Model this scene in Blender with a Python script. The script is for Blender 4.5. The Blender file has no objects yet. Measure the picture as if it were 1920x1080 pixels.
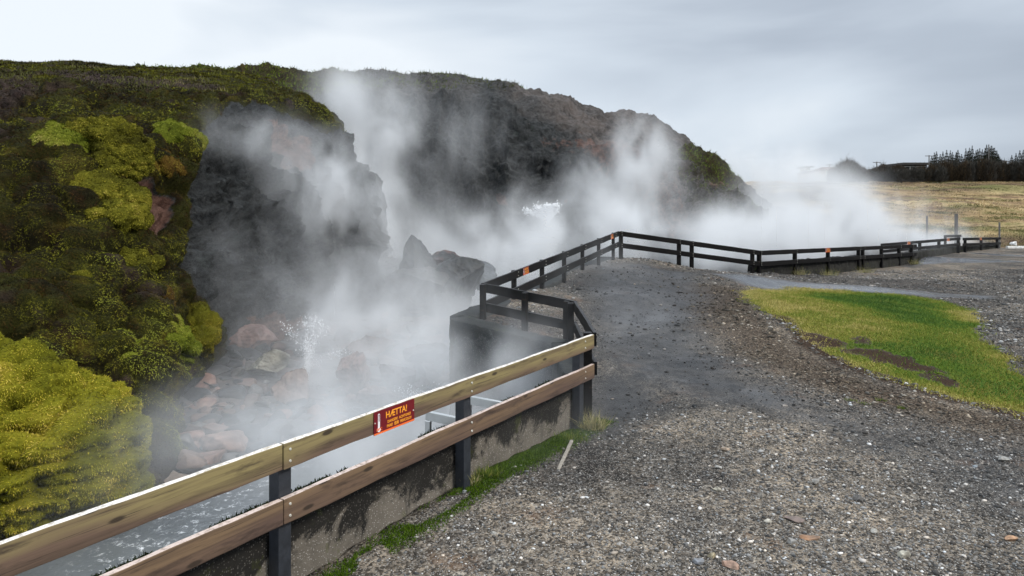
import bpy, math, random
import numpy as np
from mathutils import Matrix, Vector

random.seed(7)
rng = np.random.default_rng(11)
sc = bpy.context.scene
COL = sc.collection

# ------------------------------------------------------------------ camera
H, F, HY = 2.55, 1280.0, 390.0          # camera height, focal length and horizon row in pixels of a 1920 wide frame
cam = bpy.data.cameras.new('camera')
cam.lens, cam.sensor_width = 24.0, 36.0
cam.shift_y = -150.0 / 1920.0
cam.clip_start, cam.clip_end = 0.05, 9000
co = bpy.data.objects.new('camera', cam)
COL.objects.link(co)
co.location = (0, 0, H)
co.rotation_euler = (math.radians(90), 0, 0)
sc.camera = co

# ------------------------------------------------------------------ sky, sun, exposure
SUN_EL, SUN_AZ = math.radians(40), math.radians(118)       # azimuth from +Y towards +X
w = bpy.data.worlds.new('World')
sc.world = w
w.use_nodes = True
nt = w.node_tree
nt.nodes.clear()


def N(nt, t, **kw):
    n = nt.nodes.new(t)
    for k, v in kw.items():
        setattr(n, k, v)
    return n


def L(nt, a, b):
    nt.links.new(a, b)


def ramp(nt, fac, stops, interp='LINEAR'):
    r = N(nt, 'ShaderNodeValToRGB')
    r.color_ramp.interpolation = interp
    e = r.color_ramp.elements
    while len(e) < len(stops):
        e.new(0.5)
    for i, (p, c) in enumerate(stops):
        e[i].position = p
        e[i].color = (c, c, c, 1) if isinstance(c, (int, float)) else (*c, 1)
    L(nt, fac, r.inputs[0])
    return r.outputs[0]


def mix(nt, fac, a, b, mode='MIX'):
    m = N(nt, 'ShaderNodeMix', data_type='RGBA', blend_type=mode)
    for i, v in ((0, fac), (6, a), (7, b)):
        if isinstance(v, bpy.types.NodeSocket):
            L(nt, v, m.inputs[i])
        elif i == 0:
            m.inputs[0].default_value = v
        else:
            m.inputs[i].default_value = (*v, 1)
    return m.outputs[2]


def mth(nt, op, a, b=None, c=None, clamp=False):
    m = N(nt, 'ShaderNodeMath', operation=op, use_clamp=clamp)
    for i, v in enumerate((a, b, c)):
        if v is None:
            continue
        if isinstance(v, bpy.types.NodeSocket):
            L(nt, v, m.inputs[i])
        else:
            m.inputs[i].default_value = v
    return m.outputs[0]


tc = N(nt, 'ShaderNodeTexCoord')
mp = N(nt, 'ShaderNodeMapping')
mp.inputs['Scale'].default_value = (1.2, 1.2, 4.6)
L(nt, tc.outputs['Generated'], mp.inputs[0])
n1 = N(nt, 'ShaderNodeTexNoise')
n1.inputs['Scale'].default_value = 1.5
n1.inputs['Detail'].default_value = 6
n1.inputs['Roughness'].default_value = 0.42
n1.inputs['Distortion'].default_value = 0.35
L(nt, mp.outputs[0], n1.inputs['Vector'])
sep = N(nt, 'ShaderNodeSeparateXYZ')
L(nt, tc.outputs['Generated'], sep.inputs[0])
# left to right: bright sky over the hill, heavier cloud to the right
side = mth(nt, 'MULTIPLY_ADD', sep.outputs[0], 0.75, 0.5, clamp=True)
v = mth(nt, 'MULTIPLY_ADD', side, -0.58, 0.40)
v = mth(nt, 'ADD', n1.outputs[0], v)
low = ramp(nt, sep.outputs[2], [(0.0, 0.20), (0.08, 0.10), (0.18, 0.02), (0.30, -0.0)])
v = mth(nt, 'ADD', v, low)
cloud = ramp(nt, v, [(0.24, (0.30, 0.345, 0.41)), (0.45, (0.42, 0.475, 0.55)), (0.62, (0.58, 0.645, 0.72)), (0.80, (0.76, 0.81, 0.86))])
zen = ramp(nt, sep.outputs[2], [(0.0, 1.0), (0.30, 1.0), (0.60, 2.0), (1.0, 2.6)])
zr = nt.nodes[-1]
zr.color_ramp.elements[2].color = (1, 1, 1, 1)
zmul = mth(nt, 'MULTIPLY_ADD', ramp(nt, sep.outputs[2], [(0.30, 0.0), (0.85, 1.0)]), 1.2, 1.0)
below = ramp(nt, sep.outputs[2], [(0.0, 1.0), (0.001, 1.0)])
bg2 = N(nt, 'ShaderNodeBackground')
L(nt, cloud, bg2.inputs[0])
L(nt, mth(nt, 'MULTIPLY', zmul, 0.92), bg2.inputs[1])
sky = N(nt, 'ShaderNodeTexSky', sky_type='NISHITA', sun_disc=False, sun_elevation=SUN_EL, sun_rotation=SUN_AZ)
bg1 = N(nt, 'ShaderNodeBackground')
bg1.inputs[1].default_value = 0.05
L(nt, sky.outputs[0], bg1.inputs[0])
mx = N(nt, 'ShaderNodeMixShader')
mx.inputs[0].default_value = 0.9
L(nt, bg1.outputs[0], mx.inputs[1])
L(nt, bg2.outputs[0], mx.inputs[2])
wo = N(nt, 'ShaderNodeOutputWorld')
L(nt, mx.outputs[0], wo.inputs[0])

sl = bpy.data.lights.new('sun', 'SUN')
sl.energy, sl.angle, sl.color = 2.1, math.radians(12), (1.0, 0.93, 0.82)
so = bpy.data.objects.new('sun', sl)
COL.objects.link(so)
sd = Vector((math.sin(SUN_AZ) * math.cos(SUN_EL), math.cos(SUN_AZ) * math.cos(SUN_EL), math.sin(SUN_EL)))
so.rotation_euler = sd.to_track_quat('Z', 'Y').to_euler()

sc.view_settings.view_transform = 'Standard'
sc.view_settings.look = 'None'
sc.view_settings.gamma = 1
sc.view_settings.exposure = 0.45
cy = sc.cycles
cy.max_bounces = 5
cy.diffuse_bounces = 2
cy.glossy_bounces = 2
cy.transparent_max_bounces = 8
cy.volume_bounces = 2
cy.volume_step_rate = 1.6
cy.volume_max_steps = 160
cy.use_denoising = True
cy.use_adaptive_sampling = True
cy.adaptive_threshold = 0.01


# ------------------------------------------------------------------ helpers
def tag(o, label=None, cat=None, group=None, kind=None):
    for k, v in (('label', label), ('category', cat), ('group', group), ('kind', kind)):
        if v:
            o[k] = v
    return o


def W(px, py, d):
    return ((px - 960) / F * d, d, H - (py - HY) / F * d)


def empty(name, loc, label, cat, group=None):
    o = bpy.data.objects.new(name, None)
    o.empty_display_size = 0.2
    COL.objects.link(o)
    o.location = loc
    return tag(o, label, cat, group)


def npmesh(name, V, Fc, mat=None, parent=None, smooth=False, attrs=None, colors=None, at=None):
    """V (n,3) array, Fc (m,k) int array; one mesh object"""
    V = np.asarray(V, dtype=np.float32)
    Fc = np.asarray(Fc, dtype=np.int32)
    me = bpy.data.meshes.new(name)
    m, k = Fc.shape
    me.vertices.add(len(V))
    me.vertices.foreach_set('co', V.ravel())
    me.loops.add(m * k)
    me.loops.foreach_set('vertex_index', Fc.ravel())
    me.polygons.add(m)
    me.polygons.foreach_set('loop_start', np.arange(0, m * k, k, dtype=np.int32))
    me.polygons.foreach_set('loop_total', np.full(m, k, dtype=np.int32))
    if smooth:
        me.polygons.foreach_set('use_smooth', np.ones(m, dtype=bool))
    me.update(calc_edges=True)
    me.validate()
    for nm, a in (attrs or {}).items():
        at_ = me.attributes.new(nm, 'FLOAT', 'POINT')
        at_.data.foreach_set('value', np.asarray(a, dtype=np.float32))
    if colors is not None:
        c = me.color_attributes.new('tint', 'FLOAT_COLOR', 'POINT')
        cc = np.ones((len(V), 4), dtype=np.float32)
        cc[:, :3] = colors
        c.data.foreach_set('color', cc.ravel())
    o = bpy.data.objects.new(name, me)
    COL.objects.link(o)
    if mat:
        me.materials.append(mat)
    if parent:
        o.parent = parent
    if at is not None:
        o.location = at
    return o


class MB:
    def __init__(s):
        s.v, s.f = [], []

    def add(s, vs, fs):
        b = len(s.v)
        s.v += [tuple(p) for p in vs]
        s.f += [tuple(i + b for i in q) for q in fs]
        return s

    def box(s, c, size, rz=0.0):
        x, y, z = (k / 2 for k in size)
        R = Matrix.Rotation(rz, 3, 'Z')
        vs = [Vector(c) + R @ Vector((a * x, b * y, e * z)) for e in (-1, 1) for b in (-1, 1) for a in (-1, 1)]
        return s.add(vs, [(0, 2, 3, 1), (4, 5, 7, 6), (0, 1, 5, 4), (2, 6, 7, 3), (0, 4, 6, 2), (1, 3, 7, 5)])

    def beam(s, a, b, wd, h):
        """box from a to b, wd wide, h high"""
        a, b = Vector(a), Vector(b)
        u = (b - a).normalized()
        n = Vector((0, 0, 1)).cross(u)
        if n.length < 1e-3:
            n = Vector((0, 1, 0))
        n.normalize()
        t = u.cross(n)
        vs = [p + n * (i * wd / 2) + t * (j * h / 2) for p in (a, b) for j in (-1, 1) for i in (-1, 1)]
        return s.add(vs, [(0, 2, 3, 1), (4, 5, 7, 6), (0, 1, 5, 4), (2, 6, 7, 3), (0, 4, 6, 2), (1, 3, 7, 5)])

    def cyl(s, a, b, r1, r2=None, n=8):
        r2 = r1 if r2 is None else r2
        a, b = Vector(a), Vector(b)
        u = (b - a).normalized()
        p = u.orthogonal().normalized()
        q = u.cross(p)
        vs = []
        for c, r in ((a, r1), (b, r2)):
            vs += [c + (p * math.cos(2 * math.pi * i / n) + q * math.sin(2 * math.pi * i / n)) * r for i in range(n)]
        fs = [(i, (i + 1) % n, n + (i + 1) % n, n + i) for i in range(n)]
        fs += [tuple(range(n - 1, -1, -1)), tuple(range(n, 2 * n))]
        return s.add(vs, fs)

    def build(s, name, mat, parent=None, smooth=False, bevel=0, mtx=None, loc=None):
        me = bpy.data.meshes.new(name)
        me.from_pydata(s.v, [], s.f)
        me.update()
        if smooth:
            for p in me.polygons:
                p.use_smooth = True
        me.materials.append(mat)
        o = bpy.data.objects.new(name, me)
        COL.objects.link(o)
        if parent:
            o.parent = parent
        if mtx is not None:
            o.matrix_local = mtx
        if loc is not None:
            o.location = loc
        if bevel:
            b = o.modifiers.new('bevel', 'BEVEL')
            b.width, b.segments, b.limit_method = bevel, 2, 'ANGLE'
        return o


# numpy noise -------------------------------------------------------
def _hash(ix, iy, iz, seed):
    h = (ix.astype(np.int64) * 374761393 + iy.astype(np.int64) * 668265263 + iz.astype(np.int64) * 2147483647 + seed * 974711)
    h = (h ^ (h >> 13)) * 1274126177
    h = h & 0x7fffffff
    h = (h ^ (h >> 16)) * 668265263 & 0x7fffffff
    return (h & 0xffff) / 65535.0


def vnoise(P, seed=0):
    P = np.asarray(P, dtype=np.float64)
    I = np.floor(P)
    f = P - I
    f = f * f * f * (f * (f * 6 - 15) + 10)
    I = I.astype(np.int64)
    r = 0
    for dx in (0, 1):
        for dy in (0, 1):
            for dz in (0, 1):
                wgt = (f[:, 0] if dx else 1 - f[:, 0]) * (f[:, 1] if dy else 1 - f[:, 1]) * (f[:, 2] if dz else 1 - f[:, 2])
                r = r + wgt * _hash(I[:, 0] + dx, I[:, 1] + dy, I[:, 2] + dz, seed)
    return r * 2 - 1


def fbm(P, oct=4, seed=0, rough=0.5, ridged=False):
    P = np.asarray(P, dtype=np.float64)
    a, s, t = 1.0, 0.0, 0.0
    for k in range(oct):
        n = vnoise(P * 2 ** k + 17.3 * k, seed + k)
        if ridged:
            n = 1 - 2 * np.abs(n)
        s = s + a * n
        t += a
        a *= rough
    return s / t


def worley(P, seed=0):
    P = np.asarray(P, dtype=np.float64)
    I = np.floor(P).astype(np.int64)
    f = P - I
    best = np.full(len(P), 9.0)
    for dx in (-1, 0, 1):
        for dy in (-1, 0, 1):
            for dz in (-1, 0, 1):
                a, b, c = I[:, 0] + dx, I[:, 1] + dy, I[:, 2] + dz
                q = (dx + _hash(a, b, c, seed) - f[:, 0]) ** 2 + (dy + _hash(a, b, c, seed + 5) - f[:, 1]) ** 2 + (dz + _hash(a, b, c, seed + 9) - f[:, 2]) ** 2
                best = np.minimum(best, q)
    return np.sqrt(best)


def sst(a, b, x):
    t = np.clip((x - a) / (b - a), 0, 1)
    return t * t * (3 - 2 * t)


def inpoly(px, py, poly):
    px, py = np.asarray(px, float), np.asarray(py, float)
    r = np.zeros(px.shape, bool)
    n = len(poly)
    for i in range(n):
        x1, y1 = poly[i]
        x2, y2 = poly[(i + 1) % n]
        if y1 == y2:
            continue
        c = ((y1 > py) != (y2 > py)) & (px < (x2 - x1) * (py - y1) / (y2 - y1) + x1)
        r ^= c
    return r


def polydist(px, py, poly, closed=True):
    best = np.full(np.asarray(px).shape, 1e9)
    n = len(poly)
    for i in range(n if closed else n - 1):
        x1, y1 = poly[i]
        x2, y2 = poly[(i + 1) % n]
        dx, dy = x2 - x1, y2 - y1
        t = np.clip(((px - x1) * dx + (py - y1) * dy) / (dx * dx + dy * dy + 1e-12), 0, 1)
        best = np.minimum(best, np.hypot(px - x1 - t * dx, py - y1 - t * dy))
    return best


def soft(px, py, poly, wd):
    """1 inside the polygon, 0 outside, with a soft edge wd wide"""
    d = polydist(px, py, poly)
    s = np.where(inpoly(px, py, poly), d, -d)
    return sst(-wd, wd, s)


# materials ---------------------------------------------------------
def newmat(name):
    m = bpy.data.materials.new(name)
    m.use_nodes = True
    nt = m.node_tree
    nt.nodes.clear()
    b = N(nt, 'ShaderNodeBsdfPrincipled')
    o = N(nt, 'ShaderNodeOutputMaterial')
    L(nt, b.outputs[0], o.inputs[0])
    return m, nt, b


def tex(nt, scale, detail=4, rough=0.5, coord='Object', stretch=None, kind='noise', dist=0.0, offset=None):
    c = N(nt, 'ShaderNodeTexCoord')
    out = c.outputs[coord]
    if stretch or offset is not None:
        m = N(nt, 'ShaderNodeMapping')
        if stretch:
            m.inputs['Scale'].default_value = stretch
        L(nt, out, m.inputs[0])
        if isinstance(offset, bpy.types.NodeSocket):
            L(nt, offset, m.inputs['Location'])
        out = m.outputs[0]
    if kind == 'noise':
        n = N(nt, 'ShaderNodeTexNoise')
        n.inputs['Detail'].default_value = detail
        n.inputs['Roughness'].default_value = rough
        n.inputs['Distortion'].default_value = dist
    else:
        n = N(nt, 'ShaderNodeTexVoronoi')
    n.inputs['Scale'].default_value = scale
    L(nt, out, n.inputs['Vector'])
    return n.outputs['Fac'] if kind == 'noise' else n


def bump(nt, bsdf, h, strength=0.5, dist=0.05, chain=None):
    b = N(nt, 'ShaderNodeBump')
    b.inputs['Strength'].default_value = strength
    b.inputs['Distance'].default_value = dist
    L(nt, h, b.inputs['Height'])
    if chain:
        L(nt, chain, b.inputs['Normal'])
    L(nt, b.outputs[0], bsdf.inputs['Normal'])
    return b.outputs[0]


def attr(nt, name):
    a = N(nt, 'ShaderNodeAttribute', attribute_name=name)
    return a


def simple(name, col, rough=0.7, metal=0.0, var=0.25, scale=8, bmp=0.2, spec=None):
    m, nt, b = newmat(name)
    n = tex(nt, scale, 5, 0.6)
    c = mix(nt, ramp(nt, n, [(0.3, 0.0), (0.7, 1.0)]), tuple(x * (1 - var) for x in col), tuple(min(1, x * (1 + var)) for x in col))
    L(nt, c, b.inputs['Base Color'])
    b.inputs['Roughness'].default_value = rough
    b.inputs['Metallic'].default_value = metal
    if spec is not None:
        b.inputs['Specular IOR Level'].default_value = spec
    if bmp:
        bump(nt, b, n, bmp, 0.01)
    return m


def tinted(name, rough=0.8, trans=0.0, spec=0.3, bmp=None):
    m, nt, b = newmat(name)
    a = attr(nt, 'tint')
    L(nt, a.outputs['Color'], b.inputs['Base Color'])
    b.inputs['Roughness'].default_value = rough
    b.inputs['Specular IOR Level'].default_value = spec
    if bmp:
        bump(nt, b, tex(nt, bmp, 4, 0.6), 0.5, 0.01)
    return m


def wood_mat(name, olive, brown, pale, black=False):
    # weathered board
    m, nt, b = newmat(name)
    oi = N(nt, 'ShaderNodeObjectInfo')
    off = N(nt, 'ShaderNodeVectorMath', operation='SCALE')
    cx = N(nt, 'ShaderNodeCombineXYZ')
    cx.inputs[0].default_value, cx.inputs[1].default_value, cx.inputs[2].default_value = 37, 11, 5
    L(nt, cx.outputs[0], off.inputs[0])
    L(nt, oi.outputs['Random'], off.inputs['Scale'])
    g = tex(nt, 1.0, 6, 0.65, stretch=(1.3, 30, 30), dist=0.4, offset=off.outputs[0])
    z = tex(nt, 1.0, 3, 0.5, stretch=(0.9, 5, 7), offset=off.outputs[0])
    st = tex(nt, 1.0, 5, 0.65, stretch=(2.5, 9, 12), offset=off.outputs[0])
    # height over the board: brown stain along the lower edge
    c = N(nt, 'ShaderNodeTexCoord')
    sp = N(nt, 'ShaderNodeSeparateXYZ')
    L(nt, c.outputs['Object'], sp.inputs[0])
    hz = mth(nt, 'MULTIPLY_ADD', sp.outputs[2], -2.2, 0.0)
    f = ramp(nt, mth(nt, 'ADD', z, hz), [(0.36, 0.0), (0.66, 1.0)])
    col = mix(nt, f, olive, brown)
    col = mix(nt, ramp(nt, g, [(0.30, 0.75), (0.55, 0.0)]), col, tuple(x * 0.45 for x in brown))
    col = mix(nt, ramp(nt, st, [(0.56, 0.0), (0.70, 0.85)]), col, tuple(x * 0.3 for x in brown))
    crk = ramp(nt, tex(nt, 1.0, 4, 0.7, stretch=(0.8, 60, 75), offset=off.outputs[0]), [(0.35, 0.85), (0.40, 0.0)])
    col = mix(nt, crk, col, tuple(x * 0.2 for x in brown))
    # knots
    vor = tex(nt, 1.0, kind='vor', stretch=(2.9, 7, 9), offset=off.outputs[0])
    kn = ramp(nt, vor.outputs['Distance'], [(0.11, 1.0), (0.17, 0.0)])
    col = mix(nt, mth(nt, 'MULTIPLY', kn, 0.88), col, (0.025, 0.016, 0.01))
    # upward faces: sky sheen on the wet top, painted in as pale colour
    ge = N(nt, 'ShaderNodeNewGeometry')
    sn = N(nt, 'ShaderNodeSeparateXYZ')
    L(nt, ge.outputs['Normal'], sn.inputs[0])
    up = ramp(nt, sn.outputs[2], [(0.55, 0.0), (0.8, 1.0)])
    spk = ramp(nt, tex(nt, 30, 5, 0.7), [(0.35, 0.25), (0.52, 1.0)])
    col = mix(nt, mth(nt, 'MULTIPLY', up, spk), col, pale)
    L(nt, col, b.inputs['Base Color'])
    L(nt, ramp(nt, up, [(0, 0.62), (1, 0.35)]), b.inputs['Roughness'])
    bump(nt, b, g, 0.35, 0.004)
    return m


M = {}
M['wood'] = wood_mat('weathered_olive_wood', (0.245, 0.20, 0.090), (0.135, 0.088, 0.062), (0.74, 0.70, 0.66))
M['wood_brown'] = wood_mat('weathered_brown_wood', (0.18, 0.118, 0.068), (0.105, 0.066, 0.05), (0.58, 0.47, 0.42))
M['wood_green'] = wood_mat('mossy_grey_wood', (0.06, 0.06, 0.035), (0.03, 0.026, 0.02), (0.15, 0.16, 0.12))
M['black'] = wood_mat('black_stained_wood', (0.008, 0.0075, 0.0075), (0.005, 0.0045, 0.005), (0.022, 0.022, 0.024))
M['black'].node_tree.nodes['Principled BSDF'].inputs['Specular IOR Level'].default_value = .12
M['post'] = simple('dark_slate_post', (0.024, 0.028, 0.036), 0.45, var=0.35, scale=14, bmp=0.3)
M['bolt'] = simple('zinc_bolt', (0.72, 0.70, 0.62), 0.35, 0.6, bmp=0)
M['alu'] = simple('aluminium', (0.72, 0.74, 0.74), 0.32, 0.75, var=0.08, bmp=0.05)
M['sign'] = simple('sign_red', (0.15, 0.008, 0.014), 0.35, var=0.06, bmp=0)
M['signo'] = simple('sign_orange', (0.85, 0.16, 0.03), 0.4, var=0.05, bmp=0)
M['signy'] = simple('sign_yellow', (0.90, 0.36, 0.03), 0.5, var=0.05, bmp=0)
M['signw'] = simple('sign_white', (0.85, 0.85, 0.88), 0.4, var=0.02, bmp=0)
M['tint'] = tinted('tinted_grit', 0.75, spec=.12)
M['blade'] = tinted('grass_blades', 0.7, spec=0.10)
M['mossb'] = tinted('moss_fibres', 0.9, spec=0.03)
M['rocky'] = tinted('boulder_stone', 0.5, spec=0.25, bmp=7)
M['rocky'].node_tree.nodes['Bump'].inputs['Distance'].default_value = .06


def concrete(name, base, dark, mossy=0.3, aggregate=0.6):
    m, nt, b = newmat(name)
    n = tex(nt, 3.0, 6, 0.65)
    col = mix(nt, ramp(nt, n, [(0.35, 0), (0.7, 1)]), tuple(x * 0.6 for x in base), base)
    big = tex(nt, 2.2, 6, 0.75, dist=0.6)
    # dark lichen gathers towards the top of the wall
    c = N(nt, 'ShaderNodeTexCoord')
    sp = N(nt, 'ShaderNodeSeparateXYZ')
    L(nt, c.outputs['Object'], sp.inputs[0])
    hh = mth(nt, 'MULTIPLY_ADD', sp.outputs[2], 0.75, -0.14)
    lm = ramp(nt, mth(nt, 'ADD', big, hh), [(0.50, 0.0), (0.58, 1.0)])
    col = mix(nt, mth(nt, 'MULTIPLY', lm, 0.93), col, dark)
    vo = tex(nt, 75, kind='vor', dist=0)
    sel = ramp(nt, vo.outputs['Color'], [(0.58, 0.0), (0.70, 1.0)])
    dot = mth(nt, 'MULTIPLY', ramp(nt, vo.outputs['Distance'], [(0.28, 1.0), (0.42, 0.0)]), sel)
    dot = mth(nt, 'MULTIPLY', dot, mth(nt, 'MULTIPLY_ADD', lm, -0.75, 1.0))
    col = mix(nt, mth(nt, 'MULTIPLY', dot, aggregate), col, (0.42, 0.40, 0.37))
    col = mix(nt, ramp(nt, tex(nt, 1.0, 5, .7, stretch=(6, 6, .8)), [(0.55, 0), (0.68, .6)]), col, (0.03, 0.03, 0.028))
    gm = ramp(nt, tex(nt, 4.5, 5, 0.7), [(0.60, 0.0), (0.68, mossy)])
    col = mix(nt, gm, col, (0.06, 0.07, 0.015))
    L(nt, col, b.inputs['Base Color'])
    b.inputs['Roughness'].default_value = 0.75
    b.inputs['Specular IOR Level'].default_value = .10
    hgt = mth(nt, 'ADD', tex(nt, 30, 5, 0.7), mth(nt, 'MULTIPLY', dot, 0.6))
    bump(nt, b, hgt, 0.7, 0.012)
    return m


M['conc'] = concrete('weathered_concrete', (0.19, 0.17, 0.145), (0.012, 0.012, 0.012), 0.4, 0.8)
M['conc_dark'] = concrete('wet_dark_concrete', (0.085, 0.09, 0.093), (0.030, 0.033, 0.034), 0.25, 0.5)


def hill_mat():
    m, nt, b = newmat('hill_rock_and_moss')
    moss = attr(nt, 'moss').outputs['Fac']
    rust = attr(nt, 'rust').outputs['Fac']
    warm = attr(nt, 'warm').outputs['Fac']
    nb = tex(nt, 0.55, 8, 0.65)
    nf = tex(nt, 3.2, 8, 0.7)
    rock = mix(nt, ramp(nt, nf, [(0.30, 0), (0.70, 1)]), (0.007, 0.008, 0.009), (0.085, 0.091, 0.094))
    rockw = mix(nt, ramp(nt, nf, [(0.30, 0), (0.72, 1)]), (0.028, 0.024, 0.023), (0.27, 0.235, 0.22))
    rock = mix(nt, warm, rock, rockw)
    gr = ramp(nt, tex(nt, 1.1, 6, 0.7), [(0.58, 0.0), (0.70, 0.5)])
    rock = mix(nt, gr, rock, (0.035, 0.05, 0.04))
    lich = ramp(nt, tex(nt, 5.0, 7, 0.75), [(0.55, 0.0), (0.66, 0.55)])
    rock = mix(nt, lich, rock, (0.15, 0.155, 0.155))
    rock = mix(nt, ramp(nt, tex(nt, 12, 6, .75, dist=.4), [(0.36, 0.75), (0.44, 0.0)]), rock, (0.005, 0.005, 0.006))
    rock = mix(nt, mth(nt, 'MULTIPLY', warm, ramp(nt, nb, [(0.46, 0.0), (0.58, 0.65)])), rock, (0.20, 0.17, 0.155))
    rc = mix(nt, ramp(nt, nf, [(0.35, 0), (0.65, 1)]), (0.09, 0.045, 0.035), (0.30, 0.17, 0.13))
    rm = ramp(nt, mth(nt, 'ADD', rust, mth(nt, 'MULTIPLY_ADD', tex(nt, 2.2, 7, 0.75), 1.6, -0.8)), [(0.42, 0.0), (0.72, 0.9)])
    rock = mix(nt, rm, rock, rc)
    n2 = tex(nt, 0.8, 5, 0.6)
    mo = mix(nt, ramp(nt, n2, [(0.38, 0), (0.60, 1)]), (0.018, 0.014, 0.008), (0.060, 0.062, 0.012))
    mo = mix(nt, ramp(nt, tex(nt, 1.3, 5, 0.6), [(0.55, 0), (0.70, 0.8)]), mo, (0.17, 0.13, 0.02))
    mo = mix(nt, ramp(nt, tex(nt, 2.3, 5, 0.65), [(0.56, 0), (0.66, 0.85)]), mo, (0.035, 0.018, 0.010))
    mo = mix(nt, mth(nt, 'MULTIPLY', ramp(nt, tex(nt, 22, 4, 0.7), [(0.42, 1.0), (0.62, 0.0)]), 0.6), mo, (0.012, 0.013, 0.005))
    soil = attr(nt, 'soil').outputs['Fac']
    so_ = mix(nt, ramp(nt, nf, [(0.35, 0), (0.7, 1)]), (0.02, 0.012, 0.012), (0.10, 0.07, 0.06))
    mo = mix(nt, soil, mo, so_)
    mm = ramp(nt, mth(nt, 'ADD', moss, mth(nt, 'MULTIPLY_ADD', tex(nt, 1.8, 6, 0.7), 1.0, -0.5)), [(0.44, 0), (0.56, 1)])
    col = mix(nt, mm, rock, mo)
    L(nt, col, b.inputs['Base Color'])
    L(nt, mth(nt, 'MULTIPLY_ADD', mm, 0.3, 0.58), b.inputs['Roughness'])
    b.inputs['Specular IOR Level'].default_value = 0.08
    h1 = bump(nt, b, nf, 1.0, 0.4)
    bump(nt, b, tex(nt, 12, 6, 0.75), 1.0, 0.10, h1)
    return m


M['hill'] = hill_mat()


# ------------------------------------------------------------------ plan: fence line, land edge, ground height
u = np.array([0.542, 0.840])
u = u / np.linalg.norm(u)
n_ = np.array([-u[1], u[0]])                # towards the pool
F1 = np.array([-1.48, 4.33])


def along(s, off=0.0):
    p = F1 + u * s + n_ * off
    return float(p[0]), float(p[1])


EDGE = [along(-30, .16), along(4.45, .16), (0.86, 8.6), (0.86, 11.12), (-.78, 12.2), (-.72, 12.5), (3.2, 22.9), (3.5, 23.3), (8.7, 24.4), (19.8, 33.5), (27.8, 44.4), (34.6, 48.9), (48, 49.6), (400, 60)]
CTRL = np.array([(-2, 4, 0), (.9, 8.1, 0), (-.5, 6, .05), (1.1, 11.5, .27), (3, 11, .12), (5, 6, 0), (8, 8, 0), (-.5, 12.6, .52), (.3, 15, .72),
                 (1.8, 19, .85), (3.5, 22.5, .88), (8.7, 24, .26), (8.7, 19, .2), (20, 33, -.1), (28, 43, -.3), (33.5, 47, -.27), (5, 17, .35), (6, 21, .55),
                 (12, 16, .05), (15, 20, -.03), (25, 25, -.2), (40, 48, -.3), (0, 0, 0), (10, 3, 0), (60, 50, -.35), (14, 28, -.12), (11, 24, .02), (17, 29, -.15), (17.5, 31.5, -.13), (3, 14, .3), (-6, -5, 0), (30, 10, -.1), (2.2, 16, .6)])


def landz(x, y):
    num = den = 0
    for cx_, cy_, cz in CTRL:
        q = (x - cx_) ** 2 + (y - cy_) ** 2
        wgt = 1 / (q + 0.6) ** 2
        num = num + wgt * cz
        den = den + wgt
    return num / den


def groundz(x, y, detail=True):
    x, y = np.asarray(x, float), np.asarray(y, float)
    P = np.stack([x, y, 0 * x], -1)
    land = landz(x, y)
    if detail:
        land = land + 0.035 * fbm(P * 0.45, 3, 3) + 0.010 * fbm(P * 3.0, 3, 4) * (np.hypot(x, y) < 45)
    # pool side of the edge
    dist = polydist(x, y, EDGE, closed=False)
    pool = inpoly(x, y, EDGE + [(400, 4000), (-4000, 4000), (-4000, EDGE[0][1])])
    sdist = np.where(pool, dist, -dist)
    near = (F1[0] - x) * -n_[0] + (y - F1[1]) * n_[1]
    bed = -1.72 + np.clip(0.10 * (near - 6.0), -0.1, 0.42) + 0.16 * fbm(P * 0.9, 4, 9, 0.6) + 0.10 * np.maximum(0, fbm(P * 2.6, 3, 12))
    bed = np.where(y > 24, -1.65 + 0.12 * fbm(P * 0.8, 3, 8), bed)
    z = land + (bed - land) * sst(0.0, 0.28, sdist)
    # the field beyond the pool and the car park
    ye = np.where(x > 33, 49.3, 49.3 + (33 - x) * 0.42)
    fd = y - ye
    field = -0.32 + 0.9 * sst(0, 5, fd) + 7.2 * sst(2, 92, fd) * (1 - 0.10 * sst(60, 0, x)) + (0.55 * fbm(P * 0.16, 4, 21) + 0.22 * fbm(P * 0.6, 3, 22)) * sst(1, 10, fd)
    return np.where(fd > 0, np.where(pool & (x < 33), np.maximum(bed, field), field), z)


def gz(x, y):
    return float(groundz(np.array([x]), np.array([y]))[0])


def onground(px, py, d0=3.0, d1=160.0):
    """first point of the ground seen through a pixel"""
    d = np.geomspace(d0, d1, 900)
    x = (px - 960) / F * d
    z = H - (py - HY) / F * d
    g = groundz(x, d, False)
    k = np.nonzero(z < g)[0]
    k = k[0] if len(k) else len(d) - 1
    return float(x[k]), float(d[k]), float(g[k])


def axis(a, b, step, lo, hi):
    fine = np.arange(a, b, step)
    l_ = a - np.geomspace(step, a - lo, 26)[::-1]
    r_ = b + np.geomspace(step, hi - b, 26)
    return np.concatenate([l_, fine, r_])


# near lattice is fine, the far one coarser: one sheet
xs = np.concatenate([-11 - np.geomspace(.2, 3000, 26)[::-1], np.arange(-11, 14, .11), np.arange(14, 48, .22), 48 + np.geomspace(.4, 3000, 60)])
ys = np.concatenate([-2 - np.geomspace(.2, 600, 12)[::-1], np.arange(-2, 16, .11), np.arange(16, 60, .2), 60 + np.geomspace(.4, 4000, 110)])
X, Y = np.meshgrid(xs, ys)
x, y = X.ravel(), Y.ravel()
z = groundz(x, y)
nx, ny = len(xs), len(ys)
idx = np.arange(nx * ny).reshape(ny, nx)
Fg = np.stack([idx[:-1, :-1].ravel(), idx[:-1, 1:].ravel(), idx[1:, 1:].ravel(), idx[1:, :-1].ravel()], -1)


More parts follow.
